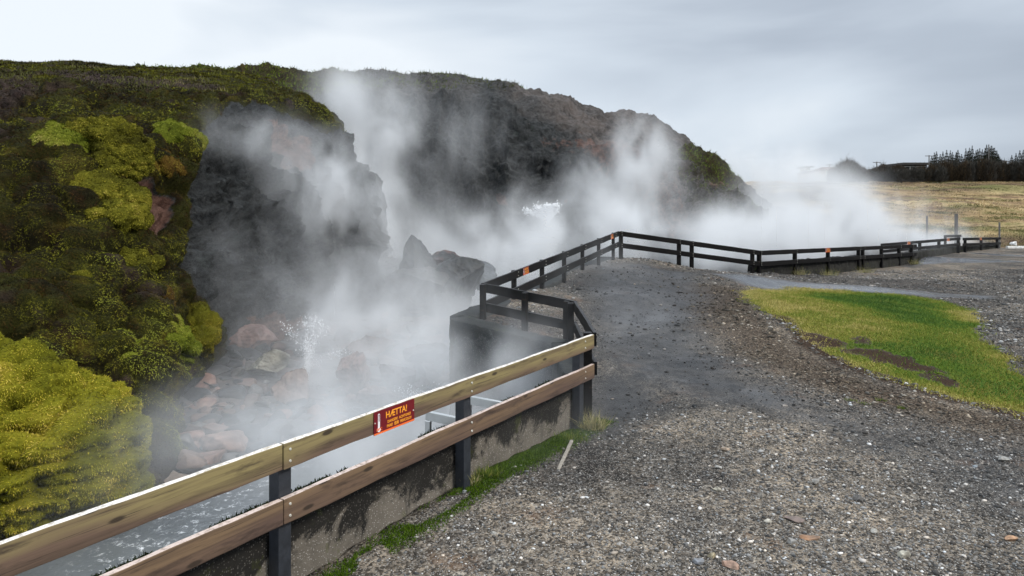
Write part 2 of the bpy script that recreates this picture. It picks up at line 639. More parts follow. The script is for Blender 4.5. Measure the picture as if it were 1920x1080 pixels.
def wpoly(pts):
    return [onground(a, b)[:2] for a, b in pts]


LAWN = wpoly([(1388, 548), (1420, 541), (1500, 541), (1600, 547), (1700, 555), (1770, 563), (1812, 580), (1838, 602), (1832, 625), (1862, 655), (1893, 672),
              (1900, 695), (1960, 715), (2150, 790), (2100, 830), (1985, 800), (1920, 779), (1850, 756), (1790, 745), (1740, 728), (1680, 712), (1620, 692), (1580, 678), (1540, 655), (1515, 640), (1490, 612),
              (1450, 592), (1415, 572)])
SOIL = [wpoly([(1500, 624), (1540, 622), (1590, 640), (1592, 650), (1540, 650)]), wpoly([(1606, 633), (1625, 630), (1645, 640), (1640, 646), (1615, 643)]),
        wpoly([(1575, 652), (1640, 650), (1700, 668), (1760, 690), (1790, 705), (1740, 700), (1690, 690), (1620, 668)]),
        wpoly([(1720, 700), (1780, 712), (1830, 730), (1770, 720)])]
LOWEDGE = wpoly([(2100, 832), (1985, 802), (1920, 781), (1850, 758), (1790, 747), (1740, 730), (1680, 714), (1620, 694), (1580, 680), (1540, 657), (1515, 642), (1490, 614), (1450, 592)])
WET = wpoly([(1108, 640), (1108, 560), (1040, 500), (1150, 492), (1300, 510), (1330, 560), (1300, 620), (1400, 700), (1520, 760), (1640, 800), (1700, 830), (1560, 800), (1400, 770), (1250, 740), (1160, 790), (1110, 800)])
BROWN = wpoly([(1240, 520), (1390, 540), (1440, 600), (1520, 660), (1650, 715), (1860, 775), (1960, 800), (1960, 830), (1700, 780), (1500, 720), (1360, 660), (1290, 600)])
STREAK = [wpoly([(1330, 512), (1480, 528), (1640, 538), (1870, 556), (1860, 560), (1700, 554), (1560, 545), (1400, 535)]),
          wpoly([(1690, 492), (1780, 484), (1900, 488), (1920, 492), (1780, 492), (1700, 500)]),
          wpoly([(1800, 474), (1920, 478), (1920, 481), (1850, 478)])]
DARKC = wpoly([(1108, 700), (1180, 690), (1260, 740), (1240, 790), (1140, 820), (1100, 815)])
JET = [wpoly([(1560, 800), (1700, 790), (1700, 850), (1600, 850)]), wpoly([(1740, 850), (1930, 830), (1930, 960), (1850, 930)])]
q = fbm(np.stack([x, y, 0 * x], -1) * 1.3, 4, 30)
q2 = fbm(np.stack([x, y, 0 * x + 9], -1) * 1.3, 4, 31)
xx, yy = x + 0.22 * q, y + 0.30 * q2
near = np.hypot(x, y) < 70
pool = inpoly(x, y, EDGE + [(400, 4000), (-4000, 4000), (-4000, EDGE[0][1])])
n5 = .25 * fbm(np.stack([x, y, 0 * x], -1) * 4, 3, 134)
a_lawn = np.clip(soft(xx + n5, yy + n5, LAWN, 0.22), 0, 1)
n4 = .16 * fbm(np.stack([x, y, 0 * x], -1) * 6, 3, 133)
a_soil = np.max([soft(xx + n4, yy + n4, s, 0.12) for s in SOIL], 0)
a_soil = np.maximum(a_soil, 0.95 * sst(.20, .10, polydist(xx, yy, LOWEDGE, closed=False)))
a_lawn = a_lawn * (1 - a_soil)
a_wet = np.maximum(soft(xx, yy, WET, 0.7), soft(xx, yy, DARKC, .4))
a_wet = np.maximum(a_wet, 0.7 * np.max([soft(xx, yy, s, .5) for s in JET], 0))
a_strk = np.max([soft(xx, yy, s, 0.30) for s in STREAK], 0)
a_brown = soft(xx, yy, BROWN, 0.5)
a_field = ((y - np.where(x > 33, 49.3, 49.3 + (33 - x) * 0.42)) > 0).astype(float)
a_bed = (pool & (z < landz(x, y) - 0.15) & (a_field < .5)).astype(float)
a_tone = np.clip(.5 + .9 * fbm(np.stack([x, y, 0 * x], -1) * .42, 4, 410, .55) + .25 * fbm(np.stack([x, y, 0 * x], -1) * 2.2, 3, 411), 0, 1)


def field_zones(x, y):
    fd = y - np.where(x > 33, 49.3, 49.3 + (33 - x) * 0.42)
    nz = fbm(np.stack([x * .22, y * .3, 0 * x], -1), 4, 501)
    nz2 = fbm(np.stack([x * .10, y * .16, 0 * x], -1), 4, 502)
    brown = sst(4.5, 2.5, fd + 2 * nz) + sst(.12, .35, nz2) * sst(25, 40, fd) + .9 * np.exp(-((fd - 72 - 6 * nz) / 5) ** 2)
    green = np.exp(-((fd - 9 - 4 * nz) / 4.5) ** 2) * sst(28, 36, x) + .8 * np.exp(-((fd - 58 - 8 * nz2) / 4) ** 2) * sst(60, 72, x) + .7 * sst(.22, .4, nz)
    return np.clip(brown, 0, 1), np.clip(green, 0, 1)


a_fb, a_fg = field_zones(x, y)
# strip of moss at the wall foot
s_al = (x - F1[0]) * u[0] + (y - F1[1]) * u[1]
o_al = (x - F1[0]) * n_[0] + (y - F1[1]) * n_[1]
a_lawn2 = sst(-0.14, 0.0, o_al + 0.10 * q) * (s_al > -0.3) * (s_al < 4.7) * sst(-.25, .25, q2 + .15)


def ground_mat():
    m, nt, b = newmat('ground_gravel')
    A = lambda n: attr(nt, n).outputs['Fac']
    nb = tex(nt, 0.55, 5, 0.6)
    nm = tex(nt, 4.0, 6, 0.7)
    nf = tex(nt, 38, 4, 0.75)
    col = mix(nt, ramp(nt, nb, [(0.35, 0), (0.65, 1)]), (0.062, 0.057, 0.052), (0.165, 0.140, 0.112))
    col = mix(nt, ramp(nt, nm, [(0.38, 0.75), (0.58, 0)]), col, (0.036, 0.034, 0.033))
    col = mix(nt, ramp(nt, tex(nt, 11, 5, .75, dist=.5), [(0.40, 0.65), (0.56, 0)]), col, (0.03, 0.029, 0.028))
    col = mix(nt, ramp(nt, tex(nt, 6.5, 6, .8), [(0.56, 0), (0.68, 0.5)]), col, (0.28, 0.265, 0.24))
    col = mix(nt, 1.0, col, ramp(nt, A('tone'), [(0.15, (.50, .50, .53)), (0.5, (.95, .94, .93)), (0.85, (1.6, 1.54, 1.44))]), 'MULTIPLY')
    v1 = tex(nt, 48, kind='vor')
    v2 = tex(nt, 75, kind='vor')
    g1 = ramp(nt, v1.outputs['Color'], [(0.3, 0.45), (0.75, 1.75)])
    grav = mix(nt, 1.0, col, g1, 'MULTIPLY')
    pick = ramp(nt, v2.outputs['Color'], [(0.62, 0.0), (0.74, 0.9)])
    dot = mth(nt, 'MULTIPLY', pick, ramp(nt, v2.outputs['Distance'], [(0.3, 1.0), (0.5, 0.0)]))
    grav = mix(nt, dot, grav, (0.34, 0.33, 0.31))
    rustp = ramp(nt, tex(nt, 1.4, 4, 0.6), [(0.60, 0.0), (0.72, 0.55)])
    grav = mix(nt, rustp, grav, (0.17, 0.10, 0.06))
    # brown crumbly gravel beside the lawn
    br = mix(nt, ramp(nt, v1.outputs['Color'], [(0.35, 0), (0.8, 1)]), (0.022, 0.015, 0.011), (0.125, 0.095, 0.068))
    grav = mix(nt, mth(nt, 'MULTIPLY', A('brown'), 0.85), grav, br)
    # wet trodden surface
    wet = mth(nt, 'MULTIPLY', A('wet'), ramp(nt, tex(nt, 1.7, 5, 0.65), [(0.25, 0.7), (0.6, 1.0)]))
    wc = mix(nt, ramp(nt, nm, [(0.35, 0), (0.65, 1)]), (0.014, 0.015, 0.017), (0.050, 0.051, 0.054))
    wc = mix(nt, ramp(nt, tex(nt, .9, 6, .7, dist=.6), [(0.52, 0), (0.66, .8)]), wc, (0.095, 0.098, 0.105))
    grav = mix(nt, mth(nt, 'MULTIPLY', wet, 0.88), grav, wc)
    grav = mix(nt, A('streak'), grav, (0.03, 0.03, 0.033))
    soil = mix(nt, ramp(nt, nf, [(0.3, 0), (0.7, 1)]), (0.012, 0.008, 0.006), (0.06, 0.036, 0.022))
    grav = mix(nt, A('soil'), grav, soil)
    lw = mix(nt, ramp(nt, tex(nt, 0.5, 5, 0.6), [(0.4, 0), (0.62, 1)]), (0.075, 0.12, 0.012), (0.17, 0.15, 0.03))
    lw = mix(nt, ramp(nt, nf, [(0.35, 0.6), (0.6, 0.0)]), lw, (0.02, 0.03, 0.005))
    lm = ramp(nt, mth(nt, 'ADD', A('lawn'), mth(nt, 'MULTIPLY_ADD', nf, 0.5, -0.25)), [(0.42, 0), (0.58, 1)])
    grav = mix(nt, lm, grav, lw)
    lm2 = ramp(nt, mth(nt, 'ADD', A('mosst'), mth(nt, 'MULTIPLY_ADD', tex(nt, 9, 5, .7), 0.9, -0.45)), [(0.5, 0), (0.62, 1)])
    grav = mix(nt, lm2, grav, (0.05, 0.085, 0.008))
    # golden field
    fn = tex(nt, 0.09, 6, 0.65)
    fc = mix(nt, ramp(nt, fn, [(0.42, 0), (0.6, 1)]), (0.25, 0.175, 0.09), (0.42, 0.32, 0.17))
    fc = mix(nt, ramp(nt, tex(nt, 0.14, 6, 0.7), [(0.54, 0), (0.63, 0.8)]), fc, (0.085, 0.095, 0.025))
    fc = mix(nt, ramp(nt, tex(nt, 0.35, 7, 0.75), [(0.48, 0), (0.58, 0.85)]), fc, (0.10, 0.06, 0.04))
    fc = mix(nt, mth(nt, 'MULTIPLY', A('fbrown'), .8), fc, (0.075, 0.045, 0.032))
    fc = mix(nt, mth(nt, 'MULTIPLY', A('fgreen'), .8), fc, (0.085, 0.10, 0.025))
    grav = mix(nt, A('field'), grav, fc)
    # bed of the basin
    bc = mix(nt, ramp(nt, tex(nt, 0.7, 6, 0.65), [(0.38, 0), (0.62, 1)]), (0.06, 0.068, 0.072), (0.14, 0.10, 0.085))
    bc = mix(nt, ramp(nt, tex(nt, 3.0, 6, 0.7), [(0.40, 0.8), (0.58, 0)]), bc, (0.035, 0.038, 0.04))
    grav = mix(nt, A('bed'), grav, bc)
    L(nt, grav, b.inputs['Base Color'])
    r = mth(nt, 'MULTIPLY_ADD', wet, -0.34, 0.80)
    r = mth(nt, 'MULTIPLY_ADD', A('streak'), -0.62, r)
    L(nt, mth(nt, 'MAXIMUM', r, 0.1), b.inputs['Roughness'])
    sp_ = mth(nt, 'MULTIPLY_ADD', wet, 0.13, 0.06)
    L(nt, mth(nt, 'MULTIPLY_ADD', A('streak'), 0.4, sp_), b.inputs['Specular IOR Level'])
    hb = mth(nt, 'ADD', mth(nt, 'MULTIPLY', v1.outputs['Distance'], -0.7), nf)
    inv = mth(nt, 'MULTIPLY_ADD', A('streak'), -0.9, 1.0)
    bump(nt, b, mth(nt, 'MULTIPLY', hb, inv), 0.6, 0.02)
    return m


M['ground'] = ground_mat()
g = npmesh('ground', np.stack([x, y, z], -1), Fg, M['ground'], smooth=True,
           attrs=dict(lawn=a_lawn, soil=a_soil, wet=a_wet * (1 - a_bed), streak=a_strk * (1 - a_bed), brown=a_brown, field=a_field, bed=a_bed, mosst=a_lawn2, tone=a_tone, fbrown=a_fb, fgreen=a_fg))
tag(g, kind='structure')


# water of the pool and stream
def water_mat():
    m, nt, b = newmat('hot_spring_water')
    n = tex(nt, 1.2, 6, 0.6, stretch=(1, 1, 1))
    foam = ramp(nt, tex(nt, 9, 7, 0.78, dist=0.3), [(0.54, 0.0), (0.66, .85)])
    band = attr(nt, 'foam').outputs['Fac']
    f = mth(nt, 'MULTIPLY', foam, band)
    c = mix(nt, n, (0.09, 0.105, 0.115), (0.16, 0.17, 0.18))
    L(nt, mix(nt, f, c, (0.8, 0.82, 0.84)), b.inputs['Base Color'])
    L(nt, mth(nt, 'MULTIPLY_ADD', f, 0.4, 0.12), b.inputs['Roughness'])
    bump(nt, b, tex(nt, 6, 5, 0.6), 0.35, 0.05)
    return m


wx = np.concatenate([np.arange(-16, 5, .2), np.arange(5, 40, .6)])
wy = np.concatenate([np.arange(-6, 24, .2), np.arange(24, 60, .6)])
X, Y = np.meshgrid(wx, wy)
x, y = X.ravel(), Y.ravel()
s_al = (x - F1[0]) * u[0] + (y - F1[1]) * u[1]
o_al = (x - F1[0]) * n_[0] + (y - F1[1]) * n_[1]
fo = np.exp(-((o_al - 4.5 - 0.42 * (s_al - 1.3)) / 0.5) ** 2) * (s_al < 6) * 1.8 + np.exp(-(((x + 3.6) / 2.4) ** 2 + ((y - 15.5) / 2.2) ** 2))
zz = -1.62 + 0.02 * fbm(np.stack([x, y, 0 * x], -1) * 1.6, 3, 44)
keep = inpoly(x, y, EDGE + [(60, 60), (60, 80), (-90, 80), (-90, EDGE[0][1])]) | True
idx = np.arange(len(x)).reshape(len(wy), len(wx))
# keep quads on the pool side only
Fw = np.stack([idx[:-1, :-1].ravel(), idx[:-1, 1:].ravel(), idx[1:, 1:].ravel(), idx[1:, :-1].ravel()], -1)
M['water'] = water_mat()
wt = npmesh('water', np.stack([x, y, zz], -1), Fw, M['water'], smooth=True, attrs=dict(foam=np.clip(fo, 0, 1)))
tag(wt, kind='structure')

# ------------------------------------------------------------------ the hill and the cliff
FRONT = [(-420, [(1250, 5.7), (960, 7.4), (640, 10.2), (330, 15), (235, 24), (118, 40)]),
         (-260, [(1150, 6.5), (900, 8.2), (620, 10.5), (330, 15), (230, 24), (120, 40)]),
         (-120, [(1060, 7.7), (880, 9.2), (600, 11.2), (320, 15), (215, 24), (122, 40)]),
         (0, [(1000, 8.9), (800, 10.2), (600, 11.6), (330, 15), (195, 23), (126, 40)]),
         (130, [(975, 9.3), (790, 10.8), (600, 12.2), (330, 15.5), (185, 23), (129, 40)]),
         (250, [(900, 10.5), (720, 12), (560, 13.8), (330, 17), (188, 24), (137, 41)]),
         (330, [(770, 14.1), (650, 15.2), (500, 16.4), (310, 18.5), (192, 25), (140, 42)]),
         (400, [(700, 17), (600, 18), (450, 19), (270, 21), (196, 26), (140, 43)]),
         (500, [(660, 19.7), (560, 20.5), (400, 21.7), (225, 24.5), (196, 30), (158, 42)]),
         (560, [(640, 21.2), (550, 21.9), (400, 23), (226, 26), (208, 29.5), (212, 36)]),
         (600, [(625, 22.6), (540, 23.2), (400, 24.3), (245, 27), (238, 29.5), (290, 34)]),
         (650, [(612, 23.8), (500, 24.5), (400, 25.3), (290, 27.5), (305, 29), (430, 31)]),
         (690, [(600, 25), (520, 25.3), (450, 25.8), (340, 26.8), (370, 28), (520, 29)]),
         (702, [(592, 25.8), (545, 26.2), (510, 26.8), (470, 28), (490, 29.2), (550, 30.5)]),
         (725, [(582, 27.0), (560, 27.6), (530, 28.2), (500, 29.2), (515, 30), (555, 31)]),
         (762, [(575, 28), (545, 28.8), (510, 29.6), (462, 30.8), (480, 31.6), (550, 32.5)]),
         (830, [(565, 27.5), (555, 27.8), (545, 28.2), (525, 29), (532, 29.6), (548, 30.5)]),
         (880, [(560, 28), (557, 28.4), (553, 28.8), (548, 29.2), (550, 29.8), (555, 30.5)])]
BACK = [(200, [(580, 29), (430, 31), (310, 34), (200, 38), (168, 41), (140, 46)]),
        (380, [(560, 31), (420, 33), (300, 35), (190, 38), (165, 41), (139, 47)]),
        (480, [(550, 33), (420, 34.5), (300, 36.5), (195, 40), (165, 43), (137, 48)]),
        (560, [(545, 34), (420, 36), (300, 38), (200, 41), (170, 44), (142, 50)]),
        (640, [(540, 35), (420, 37), (300, 38.6), (195, 41.5), (168, 44.5), (146, 50)]),
        (700, [(537, 36), (420, 37.5), (300, 39), (190, 42), (165, 45), (144, 50)]),
        (790, [(535, 36.5), (425, 37.8), (300, 39.3), (190, 42), (165, 45), (148, 50)]),
        (870, [(533, 37), (430, 38), (300, 39.5), (195, 42), (170, 45), (157, 50)]),
        (950, [(527, 38), (430, 38.8), (300, 40), (205, 42), (180, 45), (167, 50)]),
        (1010, [(525, 39), (425, 40.2), (345, 42), (290, 40), (225, 43), (180, 50)]),
        (1050, [(523, 40), (420, 41.5), (350, 44.0), (305, 40.5), (240, 43), (191, 50)]),
        (1090, [(521, 40.5), (420, 42), (345, 44.2), (305, 41.3), (245, 44), (206, 50.5)]),
        (1130, [(519, 41), (420, 42), (345, 43), (290, 43), (250, 46), (219, 51)]),
        (1200, [(515, 42), (430, 43), (350, 44.5), (290, 46.5), (250, 49), (224, 53)]),
        (1240, [(513, 42.5), (435, 43.5), (365, 45), (305, 47.3), (270, 49.5), (240, 53)]),
        (1290, [(512, 43), (440, 44), (382, 45.5), (328, 48), (298, 50), (275, 53)]),
        (1350, [(510, 44), (450, 45), (405, 46.5), (360, 48.5), (335, 50), (310, 52)]),
        (1390, [(509, 44.5), (460, 45.5), (424, 46.7), (385, 48.7), (364, 50), (344, 52)]),
        (1440, [(507, 45.4), (474, 46.3), (448, 47.3), (420, 49), (402, 50.2), (386, 52)]),
        (1500, [(505, 46), (482, 46.8), (464, 47.8), (442, 49), (428, 50.5), (414, 52)]),
        (1570, [(503, 47), (490, 47.5), (480, 48), (468, 49), (458, 50), (448, 52)]),
        (1660, [(500, 48), (498, 48.4), (495, 49), (492, 49.6), (489, 50.4), (486, 52)])]


def hill(name, cols, ncol, nrow, seed, back=7.0):
    pxs = np.array([c[0] for c in cols], float)
    K = []
    for px, pts in cols:
        c = [W(px, py, d) for py, d in pts]
        b0 = c[0]
        c.insert(0, (b0[0], b0[1] - 0.35, b0[2] - 0.5))
        t = c[-1]
        c.append((t[0] * 1.18, t[1] * 1.18, t[2] - 1.2))
        c.append((t[0] * 1.9, t[1] * 1.9, min(t[2] - 6, -1.0)))
        K.append(c)
    K = np.array(K)                                   # cols x pts x 3
    # row parameter: more rows where the photograph sees more
    nseg = K.shape[1] - 1
    wts = np.array([0.3, 2.2, 2.4, 2.4, 1.8, 1.2, 0.4, 0.2])[:nseg]
    cum = np.concatenate([[0], np.cumsum(wts)]) / wts.sum()
    tr = np.interp(np.linspace(0, 1, nrow), cum, np.arange(nseg + 1))
    rows = []
    for k in range(3):
        R = np.empty((len(cols), nrow))
        for i in range(len(cols)):
            a = K[i, :, k]
            j = np.clip(np.floor(tr).astype(int), 0, nseg - 1)
            f = tr - j
            p0, p1, p2, p3 = a[np.maximum(j - 1, 0)], a[j], a[j + 1], a[np.minimum(j + 2, nseg)]
            m1, m2 = (p2 - p0) * 0.35, (p3 - p1) * 0.35
            R[i] = (2 * f ** 3 - 3 * f ** 2 + 1) * p1 + (f ** 3 - 2 * f ** 2 + f) * m1 + (-2 * f ** 3 + 3 * f ** 2) * p2 + (f ** 3 - f ** 2) * m2
        rows.append(R)
    G = np.stack(rows, -1)
    cs = np.linspace(pxs[0], pxs[-1], ncol)
    out = np.empty((ncol, nrow, 3))
    j = np.clip(np.searchsorted(pxs, cs) - 1, 0, len(pxs) - 2)
    f = ((cs - pxs[j]) / (pxs[j + 1] - pxs[j]))[:, None, None]
    f = f * 0.5 + 0.5 * (f * f * (3 - 2 * f))
    out = G[j] * (1 - f) + G[j + 1] * f
    # normals
    du = np.gradient(out, axis=0)
    dv = np.gradient(out, axis=1)
    nrm = np.cross(dv, du)
    nrm /= np.linalg.norm(nrm, axis=2, keepdims=True) + 1e-9
    if nrm[ncol // 2, nrow // 3, 1] > 0:
        nrm = -nrm
    P = out.reshape(-1, 3)
    Nn = nrm.reshape(-1, 3)
    pxv = 960 + F * P[:, 0] / np.maximum(P[:, 1], 1)
    pyv = HY - F * (P[:, 2] - H) / np.maximum(P[:, 1], 1)
    return P, Nn, pxv, pyv, ncol, nrow, np.tile(np.linspace(0, 1, nrow), ncol)


def finish_hill(name, P, Nn, ncol, nrow, A):
    idx = np.arange(ncol * nrow).reshape(ncol, nrow)
    Fh = np.stack([idx[:-1, :-1].ravel(), idx[1:, :-1].ravel(), idx[1:, 1:].ravel(), idx[:-1, 1:].ravel()], -1)
    o = npmesh(name, P, Fh, M['hill'], smooth=True, attrs=A)
    tag(o, kind='structure')
    return o


def lumps(P, sc1, seed):
    wv = worley(P * sc1, seed)
    return np.sqrt(np.clip(1 - wv * wv * 1.25, 0, 1))


P, Nn, pxv, pyv, nc, nr, rowt = hill('front', FRONT, 640, 250, 1)
jx, jy = pxv + 14 * fbm(P * 0.8, 4, 50), pyv + 14 * fbm(P * 0.8, 4, 51)
MOSSP = [(-900, 60), (600, 60), (640, 200), (648, 262), (600, 262), (540, 245), (480, 222), (420, 232), (385, 262), (345, 300), (332, 360), (322, 440), (292, 520),
         (325, 585), (390, 650), (352, 700), (285, 742), (268, 980), (-900, 1400)]
moss = soft(jx, jy, MOSSP, 9)
red = np.maximum(soft(jx, jy, [(232, 356), (268, 360), (300, 384), (292, 430), (262, 476), (240, 430)], 5), 0.85 * soft(jx, jy, [(470, 245), (500, 240), (565, 290), (560, 330), (520, 320)], 9))
red = np.maximum(red, 0.8 * soft(jx, jy, [(440, 600), (560, 590), (600, 620), (540, 680), (450, 660)], 14))
moss = moss * (1 - np.clip(soft(jx, jy, [(232, 356), (268, 360), (300, 384), (292, 430), (262, 476), (240, 430)], 5), 0, 1))
soil = np.maximum.reduce([soft(jx, jy, [(-900, 138), (60, 150), (230, 178), (430, 186), (440, 176), (300, 160), (120, 148), (-900, 128)], 5), 0.9 * soft(jx, jy, [(-400, 150), (60, 160), (95, 200), (30, 260), (-400, 280)], 12),
                          0.8 * sst(0.28, 0.45, fbm(P * 0.9, 4, 88))])
lm = lumps(P * np.array([1, 1, 1.4]) + .2 * fbm(P, 3, 59)[:, None], 1.5, 60) * 0.54 + lumps(P, 3.6, 61) * 0.30 + 0.40 * fbm(P * 0.5, 4, 62)
rk = 0.75 * fbm(P * 0.45, 5, 63, 0.55) + 0.42 * fbm(P * 1.1, 5, 64, 0.62, ridged=True) + 0.22 * fbm(P * 3.6, 4, 68, 0.65) - 0.25 * sst(0.35, 0.0, worley(P * 1.6, 69)) + 0.55 * fbm(P * np.array([.75, .75, .2]), 4, 301, .6, ridged=True) + 0.22 * fbm(P * np.array([.3, .3, 1.8]), 3, 302)
fadec = np.minimum(1, 12 / np.maximum(P[:, 1], 1) + 0.45)
amp = np.where(moss > 0.5, lm * (0.45 + 0.55 * sst(300, 190, pyv) * -1 + 0.55), rk)
amp = moss * lm * np.where(pyv < 200, 0.45, 1.0) + (1 - moss) * rk
edgef = sst(0, 0.03, rowt)
P2 = P + Nn * (amp * edgef)[:, None]
HF = finish_hill('cliff', P2, Nn, nc, nr, dict(moss=moss, rust=red, warm=0 * moss, soil=soil))
front_data = (P2, moss, soil, pxv, pyv, nc, nr)

P, Nn, pxv, pyv, nc, nr, rowt = hill('back', BACK, 640, 230, 2)
jx, jy = pxv + 12 * fbm(P * 0.5, 4, 70), pyv + 12 * fbm(P * 0.5, 4, 71)
moss = np.maximum.reduce([soft(jx, jy, [(150, 110), (560, 130), (680, 148), (640, 180), (480, 205), (150, 220)], 12),
                          soft(jx, jy, [(1265, 300), (1295, 275), (1350, 300), (1385, 338), (1355, 356), (1300, 335)], 6) * 1.3,
                          0.50 * soft(jx, jy, [(1250, 320), (1340, 320), (1400, 370), (1470, 410), (1490, 450), (1380, 450), (1290, 400)], 12)])
warm = np.maximum.reduce([soft(jx, jy, [(930, 140), (1560, 140), (1700, 520), (1420, 520), (1250, 420), (1120, 300), (1040, 230), (960, 190)], 30) * (.65 + .5 * fbm(P * .35, 4, 305)),
                          0.22 * soft(jx, jy, [(560, 100), (900, 130), (900, 190), (560, 210)], 20)])
red = np.maximum.reduce([0.9 * soft(jx, jy, [(1025, 370), (1060, 365), (1065, 395), (1035, 400)], 6), 0.8 * soft(jx, jy, [(920, 365), (945, 368), (950, 395), (930, 390)], 5),
                         0.6 * soft(jx, jy, [(1000, 260), (1150, 270), (1260, 350), (1300, 420), (1420, 470), (1250, 450), (1150, 350)], 26),
                         0.8 * soft(jx, jy, [(1310, 335), (1380, 355), (1400, 372), (1330, 360)], 6)])
grass = sst(0.1, 0.4, fbm(P * 0.5, 4, 77))
rk = 1.1 * fbm(P * 0.28, 5, 73, 0.55) + 0.75 * fbm(P * 0.8, 5, 74, 0.62, ridged=True) + 0.28 * fbm(P * 3.0, 4, 75, 0.65) + 1.3 * fbm(P * np.array([.42, .42, .10]), 4, 303, .6, ridged=True) + 0.35 * fbm(P * np.array([.2, .2, 1.1]), 3, 304)
slim = np.clip((P[:, 2] + 3.0) / 6.0, 0.1, 1)
top = sst(0.60, 0.75, rowt)
P2 = P + Nn * (rk * slim * sst(0, 0.03, rowt) * (1 - 0.62 * top))[:, None]
HB = finish_hill('hill', P2, Nn, nc, nr, dict(moss=moss, rust=red, warm=warm, soil=0 * moss + 0.3 * (pxv > 420)))
back_data = (P2, moss, pxv, pyv, nc, nr)


# ------------------------------------------------------------------ scattered blades
def blades(name, base, nrm, length, width, cols, mat, curl=0.35, lay=False):
    n = len(base)
    lean = rng.normal(0, 1, (n, 3)) * curl
    if lay:                       # hang down over the surface like feather moss
        nu = nrm / np.linalg.norm(nrm, axis=1, keepdims=True)
        dn = np.array([0, -0.15, -1.0]) - nu * (nu @ np.array([0, -0.15, -1.0]))[:, None]
        dn /= np.linalg.norm(dn, axis=1, keepdims=True) + .05
        tip = nu * .55 + dn * .6 + lean
        tip /= np.linalg.norm(tip, axis=1, keepdims=True)
        side = np.cross(nu, tip) + rng.normal(0, .15, (n, 3))
    else:
        tip = nrm + lean
        tip /= np.linalg.norm(tip, axis=1, keepdims=True)
        side = np.cross(tip, rng.normal(0, 1, (n, 3)))
    side /= np.linalg.norm(side, axis=1, keepdims=True) + 1e-9
    a = base - side * width[:, None] / 2
    b = base + side * width[:, None] / 2
    mid = base + tip * length[:, None] * 0.55
    c1, c2 = mid + side * width[:, None] * 0.35, mid - side * width[:, None] * 0.35
    drop = tip * length[:, None] + rng.normal(0, 1, (n, 3)) * (curl * 0.5 * length)[:, None]
    t = base + drop
    V = np.stack([a, b, c1, c2, t], 1).reshape(-1, 3)
    i = np.arange(n) * 5
    Fq = np.concatenate([np.stack([i, i + 1, i + 2], -1), np.stack([i, i + 2, i + 3], -1), np.stack([i + 3, i + 2, i + 4], -1)])
    return npmesh(name, V, Fq, mat, colors=np.repeat(cols, 5, 0))


def surf_sample(P2, nc, nr, mask, n, weight=None):
    G = P2.reshape(nc, nr, 3)
    a, b, c = G[:-1, :-1], G[1:, :-1], G[:-1, 1:]
    cr = np.cross(b - a, c - a).reshape(-1, 3)
    ar = np.linalg.norm(cr, axis=1)
    mm = mask.reshape(nc, nr)[:-1, :-1].ravel()
    p = ar * mm
    if weight is not None:
        p = p * weight.reshape(nc, nr)[:-1, :-1].ravel()
    p = p / p.sum()
    k = rng.choice(len(p), n, p=p)
    r1, r2 = rng.random(n)[:, None], rng.random(n)[:, None]
    A_, B_, C_ = a.reshape(-1, 3)[k], b.reshape(-1, 3)[k], c.reshape(-1, 3)[k]
    pt = A_ + (B_ - A_) * r1 + (C_ - A_) * r2
    nn = cr[k] / (ar[k][:, None] + 1e-9)
    nn[nn[:, 2] < 0] *= -1
    vi = (k // (nr - 1)) * nr + k % (nr - 1)
    return pt, nn, vi


def pal(n, v, cols):
    """blend a palette by v in 0..1"""
    cols = np.array(cols)
    t = np.clip(v, 0, 1) * (len(cols) - 1)
    i = np.clip(t.astype(int), 0, len(cols) - 2)
    f = (t - i)[:, None]
    return cols[i] * (1 - f) + cols[i + 1] * f


MOSSPAL = [(0.010, 0.009, 0.005), (0.055, 0.030, 0.012), (0.060, 0.052, 0.011), (0.11, 0.112, 0.014), (0.18, 0.165, 0.022), (0.22, 0.24, 0.035)]
P2, moss, soil, pxv, pyv, nc, nr = front_data
wgt = 1 / np.maximum(P2[:, 1], 6) ** 2 * (pxv > -60) * (1 - 0.6 * soil)
pt, nn, vi = surf_sample(P2, nc, nr, (moss > 0.5).astype(float), 300000, wgt)
v = 0.37 + 0.95 * fbm(pt * 0.8, 4, 90) + 0.75 * fbm(pt * 2.1, 3, 91) + rng.normal(0, 0.045, len(pt))
v = v - 0.3 * soil[vi] + .20 * sst(230, 330, pxv[vi]) * sst(360, 300, pyv[vi]) + .08 * sst(480, 560, pyv[vi])
L_ = (0.022 + 0.026 * rng.random(len(pt))) * (pt[:, 1] / 13)
mo = blades('moss', pt, nn, L_, L_ * 0.24, pal(len(pt), v, MOSSPAL), M['mossb'], 0.35, lay=True)
tag(mo, kind='stuff', label='short olive and brown moss fibres covering the hillside at the left', cat='')

# heather and dry grass on the crest
sel = ((pyv < 165) | (moss > 0.5)) & (pyv < 215)
pt, nn, vi = surf_sample(P2, nc, nr, sel.astype(float), 26000, (pxv > -60) * 1.0)
nn = nn * 0.3 + np.array([0, 0, 1])
v = fbm(pt * 0.5, 3, 95) + rng.normal(0, .2, len(pt))
L_ = 0.08 + 0.14 * rng.random(len(pt)) * sst(-.2, .5, fbm(pt * 0.35, 3, 96))
cg = pal(len(pt), 0.45 + 0.6 * v, [(0.04, 0.03, 0.02), (0.07, 0.08, 0.02), (0.12, 0.13, 0.025), (0.26, 0.21, 0.14)])
gr = blades('heather', pt, nn, L_, L_ * 0.13, cg, M['blade'], 0.45)
tag(gr, kind='stuff')
P2, moss, pxv, pyv, nc, nr = back_data
pt, nn, vi = surf_sample(P2, nc, nr, (((moss > 0.4) | (pyv < 175)) & (pxv > 250)).astype(float), 30000)
L_ = 0.10 + 0.16 * rng.random(len(pt))
